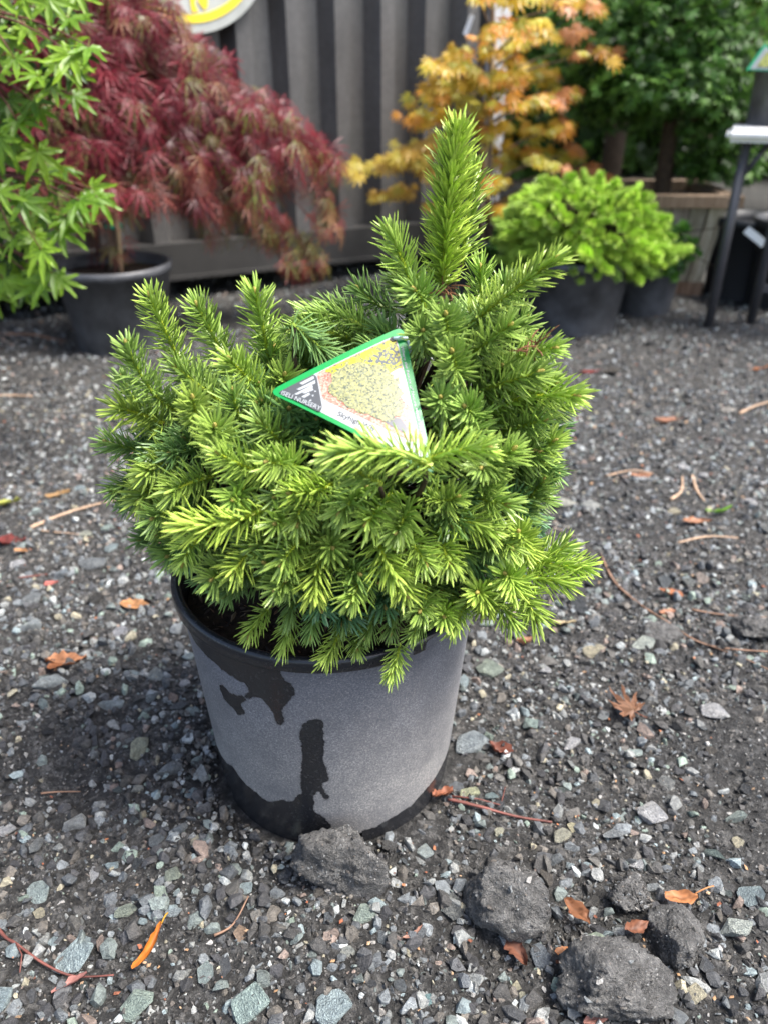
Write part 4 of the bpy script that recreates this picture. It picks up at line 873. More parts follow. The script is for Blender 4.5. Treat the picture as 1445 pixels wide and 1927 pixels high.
# ================================================================== YELLOW MAPLE
def yellow_maple():
    r = random.Random(8); base = atY(918, 480, 2.66); base.z = 0
    T = thing('yellow_maple', base, 'golden orange full-moon maple standing in front of the container corner', 'maple')
    nursery_pot(T, base, .085, .105, .18)
    top = atY(925, -90, base.y); 
    mb = MB(); mb.tube([base + Vector((0, 0, .15)), atY(916, 400, base.y), atY(921, 240, base.y), atY(926, 60, base.y), top], [.012, .011, .010, .008, .005], 8); mb.build('trunk', M['grey_bark'], T, True)
    mb = MB(); mb.tube([base + Vector((-.02, -.01, .15)), atY(905, 400, base.y - .02), atY(929, 100, base.y - .015)], .005, 6); mb.build('stake', M['cane'], T, True)
    c = atY(924, 188, base.y - .01); mb = MB(); mb.tube([c - Vector((0, 0, .006)), c + Vector((0, 0, .006))], .02, 12); mb.build('tie', M['tie'], T, True)
    # tiers of leaves: centre line of each spray in the photograph and its thickness
    sprays = [((880, -20), (1130, 10), 20, 26), ((900, 60), (1030, 40), 18, 20), ((1060, 100), (1175, 95), 12, 12), ((840, 105), (960, 85), 18, 20), ((960, 80), (1090, 60), 20, 12), ((805, 120), (900, 125), 12, 12), ((800, 165), (980, 140), 24, 34), ((950, 110), (1050, 150), 22, 22), ((755, 185), (900, 180), 14, 16), ((755, 225), (900, 210), 16, 20), ((900, 195), (1060, 185), 22, 26), ((1040, 170), (1090, 175), 10, 5),
              ((745, 285), (870, 250), 18, 20), ((880, 240), (1080, 235), 22, 28), ((655, 315), (740, 300), 22, 12), ((720, 300), (820, 290), 18, 14), ((900, 280), (1100, 285), 20, 22), ((780, 310), (830, 330), 20, 8), ((700, 370), (800, 350), 12, 10), ((920, 300), (960, 310), 14, 6), ((1000, 300), (1075, 320), 14, 10), ((900, 345), (945, 340), 16, 8), ((920, 395), (965, 380), 16, 10), ((935, 405), (970, 415), 10, 6), ((800, 385), (830, 390), 8, 4), ((1100, 310), (1150, 345), 10, 7), ((860, 300), (930, 315), 12, 8)]
    mb = MB(); n = 0; LL = []
    for (x0, y0), (x1, y1), th, k in sprays:
        yy = base.y + r.uniform(-.16, .14)
        for i in range(int(k * 1.6)):
            t = r.random(); x = x0 + (x1 - x0) * t + r.gauss(0, 6); y = y0 + (y1 - y0) * t + r.gauss(0, th * .38); p = atY(x, y, yy + r.gauss(0, .05))
            out = Vector((p.x - base.x, (p.y - base.y) - .12, 0)); out = out.normalized() if out.length > .02 else Vector((0, -1, 0))
            ax = out * .8 + Vector((r.gauss(0, .5), r.gauss(-.35, .3), -r.uniform(.3, 1.1))); nrm = Vector((r.gauss(0, .3), -1.0 + r.gauss(0, .35), .75)) + out * .2
            tt = min(1, max(0, (y - 60) / 300)); warm = r.random()
            col = r.choice([(.56, .33, .025), (.62, .40, .03), (.52, .35, .02), (.58, .25, .03)]) if warm < .62 else r.choice([(.42, .36, .035), (.34, .31, .03), (.54, .45, .06)])
            if y > 250 and x < 830: col = r.choice([(.60, .42, .06), (.56, .44, .07), (.50, .30, .05)])
            if x > 1040 and r.random() < .5: col = r.choice([(.50, .20, .06), (.45, .17, .05)])
            LL.append((p.y, trs(p, leafR(ax, nrm), r.uniform(.028, .050)), col, r.randrange(4))); n += 1
        a = atY(922, min(440, (y0 + y1) / 2 + 60), base.y); e0 = atY(x0, y0, yy); e1 = atY(x1, y1, yy)
        for e in (e0, e1): mb.tube(bez(a, a.lerp(e, .5) + Vector((0, 0, .03)), e, 5), [.004, .0036, .003, .0024, .0018, .001], 4)
    LL.sort(key=lambda q: q[0])
    for _, mw, col, k in LL[:300]: link('leaf', LY[k], T, mw=mw, color=col)
    tag(crown_of([join_np(LY[k], [q[1] for q in LL[300:] if q[3] == k], [q[2] for q in LL[300:] if q[3] == k]) for k in range(4)], T), kind='stuff')
    adopt(mb.build('branches', M['grey_bark'], T, True), T, 'leaf'); print('YELLOW', n)
    t = thing('hanging_label', atY(880, 50, base.y - .1), 'white strip label hanging in the top of the golden maple', 'label')
    mb = MB(); a, b_ = atY(888, 28, base.y - .1), atY(874, 66, base.y - .1); ax = (b_ - a); mb.box((a + b_) / 2, (.014, .0015, ax.length), frame(ax, Vector((0, 1, 0)))); mb.build('strip', plain('label_white', (.75, .77, .8), .4), t)
    mb = MB(); mb.tube([a, a + Vector((.006, 0, .012)), a + Vector((.012, .004, .035))], .0012, 5); mb.build('loop', plain('label_loop', (.6, .6, .6), .5), t)
yellow_maple()

# ================================================================== GREEN MAPLE, its branches reaching in from beside the frame
def green_maple():
    r = random.Random(21); base = Vector((-1.02, 1.42, 0))
    T = thing('green_maple', base, 'bright green maple whose star-shaped leaves reach in at the frame edge', 'maple')
    nursery_pot(T, base, .13, .16, .26)
    top = base + Vector((.05, -.02, .98)); mb = MB(); mb.tube([base + Vector((0, 0, .2)), base + Vector((.02, .01, .5)), base + Vector((.0, 0, .75)), top], [.017, .014, .011, .006], 8); mb.build('trunk', M['grey_bark'], T, True)
    spots = [(20, 40), (70, 62), (60, 8), (110, 85), (150, 38), (40, 85), (130, 130), (60, 130), (100, 150), (160, 118), (182, 100), (30, 118), (78, 205), (40, 190), (120, 172), (150, 195), (168, 155), (60, 245), (100, 218), (20, 235), (10, 160), (90, 30), (120, 8), (175, 5), (20, 5), (5, 75), (140, 95), (20, 275), (48, 290), (10, 300),
             (20, 372), (62, 345), (112, 330), (150, 342), (190, 368), (208, 388), (170, 392), (130, 380), (95, 388), (60, 392), (25, 422), (70, 430), (110, 420), (150, 425), (40, 462), (92, 462), (18, 490), (60, 500), (108, 482), (128, 455), (30, 535), (85, 520), (122, 530), (50, 550), (100, 545), (162, 402), (138, 548), (15, 520), (75, 470), (5, 445), (5, 555), (85, 300), (-40, 60), (-40, 160), (-60, 250), (-50, 370), (-40, 460), (-60, 530), (-90, 100), (-90, 420), (-120, 200)]
    mb = MB(); nodes = [atY(-60, 20, 1.36), atY(-40, 150, 1.38), atY(-40, 330, 1.34), atY(-60, 450, 1.36)]
    for q in nodes: mb.tube(bez(base + Vector((.01, 0, q.z + .05)) if q.z < .8 else top, q + Vector((-.1, 0, .04)), q, 5), [.007, .006, .005, .0045, .004, .0035], 5)
    for x, y in spots:
        for rep in range(2 if r.random() < .25 else 1):
            xx = x - 22 + r.gauss(0, 5) + rep * r.uniform(-30, 8); yy = y + r.gauss(0, 5) + rep * r.uniform(-22, 22); Y_ = 1.34 + r.gauss(0, .05) + rep * .06
            p = atY(xx, yy - 14, Y_)
            ax = Vector((r.gauss(.42, .5), r.gauss(-.55, .3), -r.uniform(.1, .85))); nrm = Vector((r.gauss(0.1, .3), -.85 + r.gauss(0, .25), .85))
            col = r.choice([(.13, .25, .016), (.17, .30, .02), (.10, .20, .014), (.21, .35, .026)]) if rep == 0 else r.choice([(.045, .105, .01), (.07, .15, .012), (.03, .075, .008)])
            link('leaf', LG[r.randrange(5)], T, mw=trs(p, leafR(ax, nrm), r.uniform(.042, .056)), color=col)
            q = min(nodes, key=lambda n_: (n_ - p).length)
            if rep == 0: mb.tube(bez(q, q.lerp(p, .5) + Vector((0, .01, .025)), p, 4), [.0025, .0022, .0018, .0013, .0008], 4)
    adopt(mb.build('branches', M['red_twig'], T, True), T, 'leaf')
green_maple()

# ================================================================== POTTED CONIFERS AND SHRUBS ON THE OTHER SIDE
FIR = [shoot_mesh(.060, 170, .0175, 70, 34, c, 300 + i, .0032) for i, c in enumerate((.1, .35, .5))]
def fir():
    r = random.Random(31); g0 = ground(1088, 634); base = Vector((g0.x, g0.y + .125, 0))
    T = thing('potted_fir', base, 'low spreading fir with lime green tips in a broad dark pot', 'potted fir')
    nursery_pot(T, base, .128, .150, .20)
    c = atY(1105, 436, base.y + .01); rad = Vector((.238, .205, .135)); mb = MB(); n = 290
    for i in range(n):
        zz = 1 - (i + .5) / n * 1.72; a = i * 2.39996; h_ = math.sqrt(max(0, 1 - zz * zz)); u = Vector((math.cos(a) * h_, math.sin(a) * h_, zz)); wob = r.uniform(.72, 1.0) + .30 * float(vnoise3([u[:]], 1.9, 4.0)[0]) + .12
        tip = c + Vector((u.x * rad.x, u.y * rad.y, u.z * rad.z)) * wob
        if u.x > 0: tip.z -= .03 * u.x
        else: tip.z += .025 * -u.x * max(0, zz)
        if tip.z < .13: continue
        dv = (Vector((u.x, u.y, u.z * .45 - .12)) + Vector((r.gauss(0, .25), r.gauss(0, .25), r.gauss(0, .15)))).normalized()
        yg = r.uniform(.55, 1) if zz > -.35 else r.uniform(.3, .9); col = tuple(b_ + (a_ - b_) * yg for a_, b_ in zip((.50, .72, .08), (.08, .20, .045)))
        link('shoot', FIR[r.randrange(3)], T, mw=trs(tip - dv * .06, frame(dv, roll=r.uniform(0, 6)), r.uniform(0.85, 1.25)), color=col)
        mb.tube(bez(base + Vector((0, 0, .19)), c.lerp(tip, .4), tip - dv * .07, 4), [.006, .005, .004, .003, .002], 4)
    adopt(mb.build('branches', M['bark'], T, True), T, 'shoot')
fir()
LS = palmate(5, 90, .7, .2, .1, 400, 1, .1)
def leafy(parent, c, rad, n, size, cols, seed, name='foliage', shell=.55, tmpl=None, updir=.5):
    r = random.Random(seed); mats = []; cc = []
    for i in range(n):
        u = Vector((r.gauss(0, 1), r.gauss(0, 1), r.gauss(0, 1))).normalized(); k = (shell + (1 - shell) * r.random()) * (1 + .22 * float(vnoise3([u[:]], 2.6, seed)[0]) * 2)
        p = Vector(c) + Vector((u.x * rad[0], u.y * rad[1], u.z * rad[2])) * k
        ax = u + Vector((r.gauss(0, .6), r.gauss(0, .6), r.gauss(-.2, .6))); nr = u + Vector((r.gauss(0, .5), r.gauss(0, .5), updir + r.gauss(0, .4)))
        mats.append(trs(p, leafR(ax, nr), size * r.uniform(.7, 1.25))); f_ = r.uniform(.75, 1.25); cc.append(tuple(x * f_ for x in r.choice(cols)))
    v, f, c_ = join_np(tmpl or LS, mats, cc)
    if name is None: return v, f, c_
    o = link(name, mesh_np(name, v, f, M['leaf'], False, c_), parent, color=(1, 1, 1)); return o
def shrub(px, py, Y_, fol_px, fol_py, rad, cols, label, rb, h, seed):
    b = atY(px, py, Y_); base = Vector((b.x, Y_, 0)); T = thing('potted_shrub', base, label, 'potted shrub'); nursery_pot(T, base, rb * .85, rb, h)
    c = atY(fol_px, fol_py, Y_); tag(leafy(T, c, rad, 900, .020, cols, seed), kind='stuff')
    mb = MB(); r = random.Random(seed)
    for i in range(14): mb.tube(bez(base + Vector((0, 0, h * .85)), base + Vector((0, 0, h + .03)), c + Vector((r.gauss(0, rad[0] * .5), r.gauss(0, rad[1] * .5), r.gauss(0, rad[2] * .4))), 4), [.005, .004, .003, .002, .001], 4)
    mb.build('stems', M['bark'], T, True)
g0 = ground(1208, 600)
shrub(1207, 560, g0.y + .10, 1232, 470, (.115, .12, .085), [(.06, .17, .025), (.10, .26, .03), (.04, .11, .02), (.16, .36, .04)], 'dark green leafy shrub in the smaller dark pot beside the fir', .105, .20, 61)
shrub(985, 500, 2.50, 985, 468, (.115, .12, .075), [(.04, .12, .02), (.07, .19, .025), (.03, .08, .015)], 'dark green shrub half hidden behind the lime green fir', .10, .15, 62)

# ================================================================== WOODEN PLANTER WITH TREE
def planter():
    r = random.Random(71); g0 = ground(1275, 556); base = Vector((g0.x, g0.y + .19, 0)); H_, RBt, RTp = .305, .178, .212
    T = thing('planter_tree', base, 'green tree growing in a weathered wooden board planter behind the table', 'tree')
    wm, nt, b = newmat('weathered_wood'); mp = N(nt, 'ShaderNodeMapping'); mp.inputs['Scale'].default_value = (26, 26, 2.0); nt.links.new(objcoord(nt), mp.inputs[0])
    f = noise(nt, 3, 7, .7, mp.outputs[0]); oi = N(nt, 'ShaderNodeObjectInfo')
    cc = ramp(nt, f, [(.3, (.15, .11, .075)), (.48, (.36, .31, .24)), (.66, (.52, .48, .41))]); cc = mixc(nt, 1.0, cc, oi.outputs['Color'], 'MULTIPLY'); nt.links.new(cc, b.inputs['Base Color']); b.inputs['Roughness'].default_value = .8; bump(nt, b, f, .5, .004)
    hw = .20; xc = atY(1375, 385, base.y - hw).x - hw; base.x = xc; nb = 7
    for side in range(4):                                                    # four walls of upright boards, drawn in towards the foot
        Rs = Matrix.Rotation(side * math.pi / 2 - .06, 3, 'Z')
        for i in range(nb):
            u0, u1 = -1 + 2 * i / nb + .012, -1 + 2 * (i + 1) / nb - .012; th = .018 + r.uniform(-.003, .003); V = []
            for z, hh in ((.03, hw * .86), (H_ - .02, hw)):
                for off in (0, th):
                    for u in (u0, u1): V.append(Rs @ Vector((u * (hh - .0), -(hh - .018 + off), z)))
            k = r.uniform(.7, 1.2); me = mesh_np('board', [v[:] for v in V], [(0, 1, 5, 4), (3, 2, 6, 7), (1, 3, 7, 5), (2, 0, 4, 6), (4, 5, 7, 6), (0, 2, 3, 1)], wm)
            link('board', me, T, mw=Matrix.Translation(base), color=(k, k * r.uniform(.93, 1.02), k * r.uniform(.85, 1.02)))
        mb = MB(); c0 = base + Rs @ Vector((0, -hw - .004, H_ - .006)); mb.box(c0, (2 * hw + (.07 if side % 2 == 0 else .0), .05, .034), Rs); o = mb.build('cap_rail', wm, T); o.color = (.42, .34, .28, 1)
        mb = MB(); c0 = base + Rs @ Vector((0, -hw * .86 + .004, .02)); mb.box(c0, (2 * hw * .86, .024, .045), Rs); o = mb.build('foot_board', wm, T); o.color = (.6, .42, .33, 1)
    mb = MB(); mb.box(base + Vector((0, 0, H_ - .05)), (2 * hw - .06, 2 * hw - .06, .03), Matrix.Rotation(-.06, 3, 'Z')); mb.build('potting_soil', M['soil'], T)
    tb = atY(1243, 372, base.y); t1 = atY(1262, 230, base.y); t2 = atY(1275, 60, base.y); t3 = atY(1270, -200, base.y)
    mb = MB(); mb.tube([Vector((tb.x, base.y, H_ - .03)), tb + Vector((0, 0, .02)), t1, t2, t3], [.034, .029, .024, .018, .008], 9); 
    for i in range(34):
        s = t1.lerp(t3, r.random()); e = s + Vector((r.gauss(0, .32), r.gauss(0, .28), r.uniform(-.1, .2))); mb.tube(bez(s, s.lerp(e, .5) + Vector((0, 0, .05)), e, 4), [.008, .006, .005, .003, .002], 4)
    mb.build('trunk', M['bark'], T, True)
    cols = [(.07, .17, .03), (.11, .25, .045), (.045, .11, .02), (.16, .32, .06)]
    cp = []
    for i, (px, py, dy, rx, rz, nn) in enumerate(((1180, 60, 0, .30, .16, 800), (1330, 90, -.05, .30, .15, 800), (1250, 150, -.12, .28, .09, 650), (1370, 210, -.05, .22, .10, 560), (1170, 190, .1, .24, .09, 500), (1350, 300, 0, .18, .07, 420), (1290, -60, 0, .4, .2, 900), (1120, 130, .15, .2, .12, 420))):
        cp.append(leafy(T, atY(px, py, base.y + dy), (rx, rx * .8, rz), int(nn * 1.4), .027, cols, 500 + i, None, .15, LT, .9))
    crown_of(cp, T)
planter()

# ================================================================== TREES AND HEDGE FARTHER BACK
def far_tree(x, y, h, cr, cols, label, seed, n=5400, size=.042):
    r = random.Random(seed); base = Vector((x, y, 0)); T = thing('tree', base, label, 'tree', 'trees behind the yard')
    mb = MB(); top = base + Vector((r.uniform(-.1, .1), 0, h)); mb.tube(bez(base - Vector((0, 0, .05)), base + Vector((.04, 0, h * .5)), top, 6), [.06, .055, .048, .04, .03, .02, .01], 8)
    cs = []
    for i in range(9):
        z = h * r.uniform(.28, 1.0); a = i * 2.4; e = base + Vector((math.cos(a) * cr * r.uniform(.3, .8), math.sin(a) * cr * r.uniform(.3, .8), z)); cs.append(e)
        s = base.lerp(top, max(.12, z / h - .2)); mb.tube(bez(s, s.lerp(e, .5) + Vector((0, 0, .05)), e, 4), [.02, .016, .012, .008, .004], 5)
    mb.build('trunk', M['bark'], T, True)
    crown_of([leafy(T, e, (cr * .62, cr * .62, h * .17), n // 9, size, cols, seed * 10 + i, None, .1, LT, .8) for i, e in enumerate(cs)], T)
DG = [(.06, .14, .022), (.095, .21, .035), (.035, .085, .014), (.14, .27, .05)]  # dark greens, with the shade under the canopy put into the leaf colour
LGc = [(.15, .25, .025), (.10, .20, .025), (.22, .31, .03), (.05, .11, .015)]
far_tree(1.15, 4.3, 2.1, .75, DG, 'dense dark green tree right behind the golden maple', 81)
far_tree(2.35, 4.0, 2.2, .80, DG, 'dark green tree behind the table with the white top', 82)
far_tree(1.85, 5.0, 2.4, .85, LGc, 'lighter yellow-green tree in the gap between the two dark trees', 83)
far_tree(.55, 4.9, 2.3, .7, LGc, 'yellow-green tree behind the container corner', 84)
hedge = thing('hedge', (2, 6.2, 0), 'tall dark hedge closing off the yard behind the trees', 'hedge')
r = random.Random(90); mats = []; cc = []
for i in range(9000):
    p = Vector((r.uniform(-.6, 6.5), 6.2 + r.gauss(0, .22), r.uniform(0, 2.6) + .12 * math.sin(i))); u = Vector((r.gauss(0, .5), -1, r.gauss(0, .6)))
    mats.append(trs(p, leafR(Vector((r.gauss(0, 1), r.gauss(-.3, .5), r.gauss(-.3, .8))), u), r.uniform(.07, .13))); f_ = r.uniform(.6, 1.2); cc.append(tuple(x * f_ for x in r.choice(DG)))
v, f, c_ = join_np(LS, mats, cc); tag(link('foliage', mesh_np('foliage', v, f, M['leaf'], False, c_), hedge, color=(1, 1, 1)), kind='stuff')
mb = MB(); mb.box((3, 6.55, 1.2), (7.4, .3, 2.5)); mb.build('branches', plain('hedge_shade_core', (.018, .024, .012), .9, var=.5, scale=6), hedge)  # one solid dark box instead of branches; its colour stands for inner shade

# ================================================================== TABLE, THINGS ON AND UNDER IT
def table():
    f0 = ground(1331, 617); x0 = f0.x; y0 = f0.y
    T = thing('folding_table', (x0, y0, 0), 'white-topped table on thin dark metal legs at the edge of the yard', 'table')
    z0 = atY(1400, 268, y0 - .02).z; z1 = atY(1400, 241, y0 - .02).z; xl = atY(1365, 255, y0 - .02).x
    bm = bmesh.new(); bmesh.ops.create_cube(bm, size=1); 
    for v in bm.verts: v.co = Vector((xl + (v.co.x + .5) * 1.15, y0 - .02 + (v.co.y + .5) * .22, z0 + (v.co.z + .5) * (z1 - z0)))
    Rz = Matrix.Rotation(-.40, 3, 'Z'); pv = Vector((xl, y0 - .02, 0))
    for v in bm.verts: v.co = pv + Rz @ (v.co - pv)
    bmesh.ops.bevel(bm, geom=bm.edges[:], offset=.012, segments=3, affect='EDGES'); me = bpy.data.meshes.new('table_top'); bm.to_mesh(me); bm.free(); me.materials.append(plain('table_plastic', (.78, .77, .74), .4, var=.05, scale=5)); link('table_top', me, T)
    a = atY(1382, 254, y0 - .021); b_ = atY(1412, 254, y0 - .021); mb = MB(); mb.box((a + b_) / 2 + Vector((0, -.012, 0)), ((b_ - a).length, .006, .006), Rz); mb.build('grip_slot', plain('slot_dark', (.05, .05, .045), .6), T)
    LM = plain('leg_metal', (.05, .05, .055), .4, .5, var=.2, scale=12)
    zt = z0 - .002
    for lx, ly in ((x0, y0), (x0 + .15, y0 + .06), (x0 + .95, y0), (x0 + .95, y0 + .17)):
        mb = MB(); mb.tube([(lx, ly, gh(lx, ly) - .004), (lx, ly, zt)], .0135, 10); mb.build('leg', LM, T, True)
    mb = MB(); mb.tube([(x0 + .012, y0, zt - .075), (x0 + .06, y0, zt)], .007, 8); mb.build('brace', LM, T, True)
    for z in (.10, zt - .03):
        for yy in ((y0 + .06,) if z < .2 else (y0 + .03, y0 + .15)):
            mb = MB(); mb.box(Vector((x0 + .55, yy, z)), (.80, .016, .022)); mb.build('cross_bar', LM, T)
    p = thing('potted_plant', (atY(1478, 240, y0 + .10).x, y0 + .10, z1), 'small yellow-leaved plant in a grey-black pot standing on the white table', 'potted plant')
    c = p.location.copy(); nursery_pot(p, c, .102, .108, .168)
    tag(leafy(p, c + Vector((-.01, 0, .25)), (.075, .075, .07), 500, .018, [(.55, .50, .02), (.40, .46, .04), (.30, .40, .04)], 95), kind='stuff')
    mb = MB(); mb.tube([c + Vector((0, 0, .14)), c + Vector((0, 0, .25))], .006, 6); mb.build('stem', M['bark'], p)
    t = thing('plant_tag', atY(1404, 132, c.y - .115), 'green-edged triangular tag at the rim of the pot on the table', 'plant tag')
    A, B, C_ = atY(1403, 132, c.y - .115), atY(1438, 82, c.y - .112), atY(1500, 136, c.y - .117); nn = (B - A).cross(C_ - A).normalized(); nn = nn if nn.y < 0 else -nn
    def tri(name, k, h, mat):
        g = (A + B + C_) / 3; P_ = [g + (q - g) * k + nn * h for q in (A, B, C_)]; Q = [q - nn * .001 for q in P_]; mb = MB(); mb.add(P_ + Q, [(0, 1, 2), (5, 4, 3), (0, 3, 4, 1), (1, 4, 5, 2), (2, 5, 3, 0)]); return mb.build(name, mat, t)
    tri('card', 1.0, 0, plain('tag_green_b', (.02, .36, .17), .3)); tri('white_panel', .84, .0012, TWH); tri('picture', .56, .0024, plain('tag_picture', (.34, .36, .10), .35, var=.5, scale=120))
    # pots under the table
    for i, (px, Y_, rb, h, lab) in enumerate(((1400, 2.62, .12, .25, 'dark nursery pot under the table, beside the wooden planter'), (1490, 2.50, .13, .26, 'dark nursery pot under the table carrying the white stick label'))):
        q = atY(px, 480, Y_); o = thing('nursery_pot', (q.x, Y_, 0), lab, 'pot', 'dark pots under the table'); nursery_pot(o, Vector((q.x, Y_, 0)), rb * .85, rb, h, True, plain('pot_black%d' % i, (.02, .022, .026), .5))
    q0, q1 = atY(1403, 432, 2.36), atY(1438, 460, 2.33); t = thing('stick_label', q0, 'white plastic stick label leaning from the pot under the table', 'label'); mb = MB(); ax = q1 - q0; mb.box((q0 + q1) / 2, (.022, .0015, ax.length), frame(ax, Vector((0, 1, 0)))); mb.build('strip', plain('label_plastic', (.70, .74, .76), .4), t)
    mb = MB(); mb.tube([q1, q1 + Vector((.05, .05, -.05))], .002, 5); mb.build('stem', plain('label_stem', (.6, .6, .6), .5), t)
    # crumpled orange-brown sheet
    g = ground(1378, 562); V = []; F = []; nn_ = 14
    for j in range(nn_):
        for i in range(nn_):
            u, v_ = i / (nn_ - 1), j / (nn_ - 1); x = (u - .5) * .13; y = v_ * .10; z = .062 * max(0, 1 - abs(u - .40) * 2.0) * math.sin(math.pi * min(1, .15 + v_ * .8)) + .006 * float(vnoise(np.array([u]), np.array([v_]), 5)[0])
            V.append((g.x + x, g.y + y, .004 + max(0, z)))
    for j in range(nn_ - 1):
        for i in range(nn_ - 1): a = j * nn_ + i; F.append((a, a + 1, a + nn_ + 1, a + nn_))
    o = link('crumpled_sheet', mesh_np('crumpled_sheet', V, F, plain('rust_orange', (.36, .13, .045), .7, var=.35, scale=30))); tag(o, 'orange-brown crumpled sheet peaking up under the table', 'sheet')
table()

# ================================================================== FALLEN LEAVES, TWIGS
def dry_leaf(px, py, lpx, wpx, rot, col, label, seed, curl=.5, fold=.4, stem=0.0, stemcol=None, lift=.004, jag=.1, grp='fallen leaves on the gravel'):
    r = random.Random(seed); p = ground(px, py); k = depth(p) / FPX; L = lpx * k; W = wpx * k * .5; n, m_ = 11, 7; V = []; F = []; C = []
    for i in range(n):
        t = i / (n - 1); w = W * (math.sin(math.pi * (t ** .85 * .95 + .025)) ** .8) * (1 + r.uniform(-.28, .18))
        for j in range(m_):
            s = -1 + 2 * j / (m_ - 1); x = (t - .5) * L; y = s * w * (1 + r.uniform(-.16, .1) * abs(s)) * math.cos(fold * abs(s) * 1.1) + .10 * L * math.sin(2.6 * t + seed); z = abs(s) * w * fold + curl * L * .5 * (t - .5) ** 2 * 2 + r.gauss(0, .09) * W + .16 * W * math.sin(6 * t + seed * 1.7 + s * 2)
            V.append((x, y, z)); c = r.uniform(.6, 1.2) * (.7 if j == 3 else 1); C.append((c, c, c))
    for i in range(n - 1):
        for j in range(m_ - 1): a = i * m_ + j; F.append((a, a + 1, a + m_ + 1, a + m_))
    if stem:
        q = len(V); sl = stem * k
        for i in range(4):
            t = i / 3
            for a in range(4): V.append((L * .48 + sl * t, .0007 * math.cos(a * 1.57) + .12 * sl * t * t, curl * L * .25 + .0007 * math.sin(a * 1.57) + .004 * math.sin(t * 3))); C.append(stemcol or (1.1, .9, .9))
        for i in range(3):
            for a in range(4): F.append((q + i * 4 + a, q + i * 4 + (a + 1) % 4, q + i * 4 + 4 + (a + 1) % 4, q + i * 4 + 4 + a))
    me = mesh_np('fallen_leaf', V, F, M['dry'], True, np.array(C))
    o = link('fallen_leaf', me, mw=trs((p.x, p.y, gh(p.x, p.y) + lift), Matrix.Rotation(rot, 3, 'Z') @ Matrix.Rotation(r.uniform(-.4, .4), 3, 'X') @ Matrix.Rotation(r.uniform(-.15, .15), 3, 'Y')), color=tuple(x * .82 for x in col)); tag(o, label, 'leaf', grp)
OR = (.46, .20, .075); RB_ = (.27, .115, .055); TNL = (.46, .29, .14)
for a in [(254, 1140, 54, 34, .15, (.50, .25, .11), 'tan oval leaf lying open left of the pot rim', 1, .25, .1), (128, 1250, 76, 44, .25, (.48, .22, .11), 'folded brown-orange leaf above the pale flat stone', 2, .2, .25), (120, 1270, 52, 26, .1, (.36, .14, .06), 'darker brown leaf tucked under the folded orange leaf', 3, .1, .2),
          (278, 1795, 92, 30, 1.12, (.62, .20, .03), 'bright orange slender curled leaf standing among the near pebbles', 4, .6, .8, 22, (1.2, 1.9, 1.5), .008), (940, 1408, 48, 38, -.6, (.17, .06, .04), 'dark red curled leaf against the stone right of the pot', 5, .8, .6), (1083, 1722, 62, 42, -1.1, RB_ , 'brown leaf wedged between the gritty clod and the greenish stone', 6, .6, .5, 0, None, .012),
          (968, 1785, 70, 44, -.9, (.22, .09, .055), 'red-brown torn leaf below the gritty clod', 7, .5, .5, 0, None, .008), (1278, 1697, 60, 34, .2, (.52, .22, .09), 'orange-brown leaf with a pale stem above the narrow clod', 8, .4, .3, 40, (1.3, 1.4, 1.4), .012), (1192, 1752, 50, 34, .5, (.22, .09, .05), 'rusty leaf between the largest clod and the narrow clod', 9, .5, .5, 0, None, .012),
          (1062, 1787, 40, 22, .1, (.36, .15, .06), 'small orange leaf peeping out behind the largest clod', 10, .3, .3, 0, None, .008), (832, 1505, 44, 38, .3, (.30, .11, .06), 'crumpled red-brown leaf at the pot foot by the red twig', 11, .7, .6, 0, None, .008), (1262, 1112, 44, 24, -.5, (.48, .18, .08), 'orange-red leaf beside the grey oval stone', 12, .3, .3), (20, 1022, 56, 40, .3, (.16, .035, .03), 'dark maroon leaf at the frame edge', 13, .3, .2),
          (1312, 976, 54, 18, .2, (.42, .20, .11), 'brown shrivelled leaf under the fresh green blade', 14, .5, .6), (1352, 962, 50, 14, .25, (.16, .34, .03), 'fresh green blade-like leaf on the far gravel', 15, .7, .8, 0, None, .006), (985, 1212, 36, 28, .4, (.42, .21, .12), 'tan curled leaf bit right of the pot rim', 16, .8, .7), (1258, 790, 52, 24, -.3, (.36, .17, .10), 'brown leaf scrap far out on the gravel', 17, .5, .5), (1060, 1180, 50, 18, .15, (.50, .40, .24), 'pale yellowish leaf under the lowest right spruce shoots', 18, .4, .4),
          (135, 1857, 66, 22, .5, (.44, .20, .17), 'pinkish dried leaf under the forked red twig', 19, .6, .7), (1125, 1915, 60, 26, .4, (.46, .23, .19), 'pink-brown leaf at the bottom edge below the largest clod', 20, .5, .5), (18, 950, 44, 28, .3, (.42, .44, .10), 'yellow-green leaf at the frame edge', 21, .5, .4), (776, 1765, 44, 12, .6, (.40, .21, .15), 'thin tan leaf scrap in front of the pot', 22, .6, .6), (1255, 1145, 34, 20, .1, (.44, .20, .11), 'small orange scrap below the orange-red leaf', 23, .4, .4),
          (305, 1040, 30, 12, .5, (.42, .21, .12), 'small brown scrap hard by the pot rim', 24, .5, .5), (100, 1108, 26, 16, .3, (.55, .17, .14), 'small pinkish-red scrap left of the tan oval leaf', 25, .5, .5), (45, 1052, 26, 16, .1, (.50, .26, .12), 'orange scrap below the maroon leaf', 26, .4, .5), (1205, 893, 40, 16, .2, (.42, .20, .11), 'rusty leaf beside the pale stones far right', 27, .4, .4), (1110, 700, 40, 14, 0, (.28, .06, .05), 'maroon leaf right of the upper spruce shoots', 28, .3, .3), (1432, 690, 36, 14, .1, (.48, .18, .07), 'orange leaf at the far frame edge', 29, .3, .3), (110, 930, 44, 18, .3, (.40, .24, .10), 'ochre leaf scrap above the thick twig', 30, .5, .5)]:
    dry_leaf(*a)
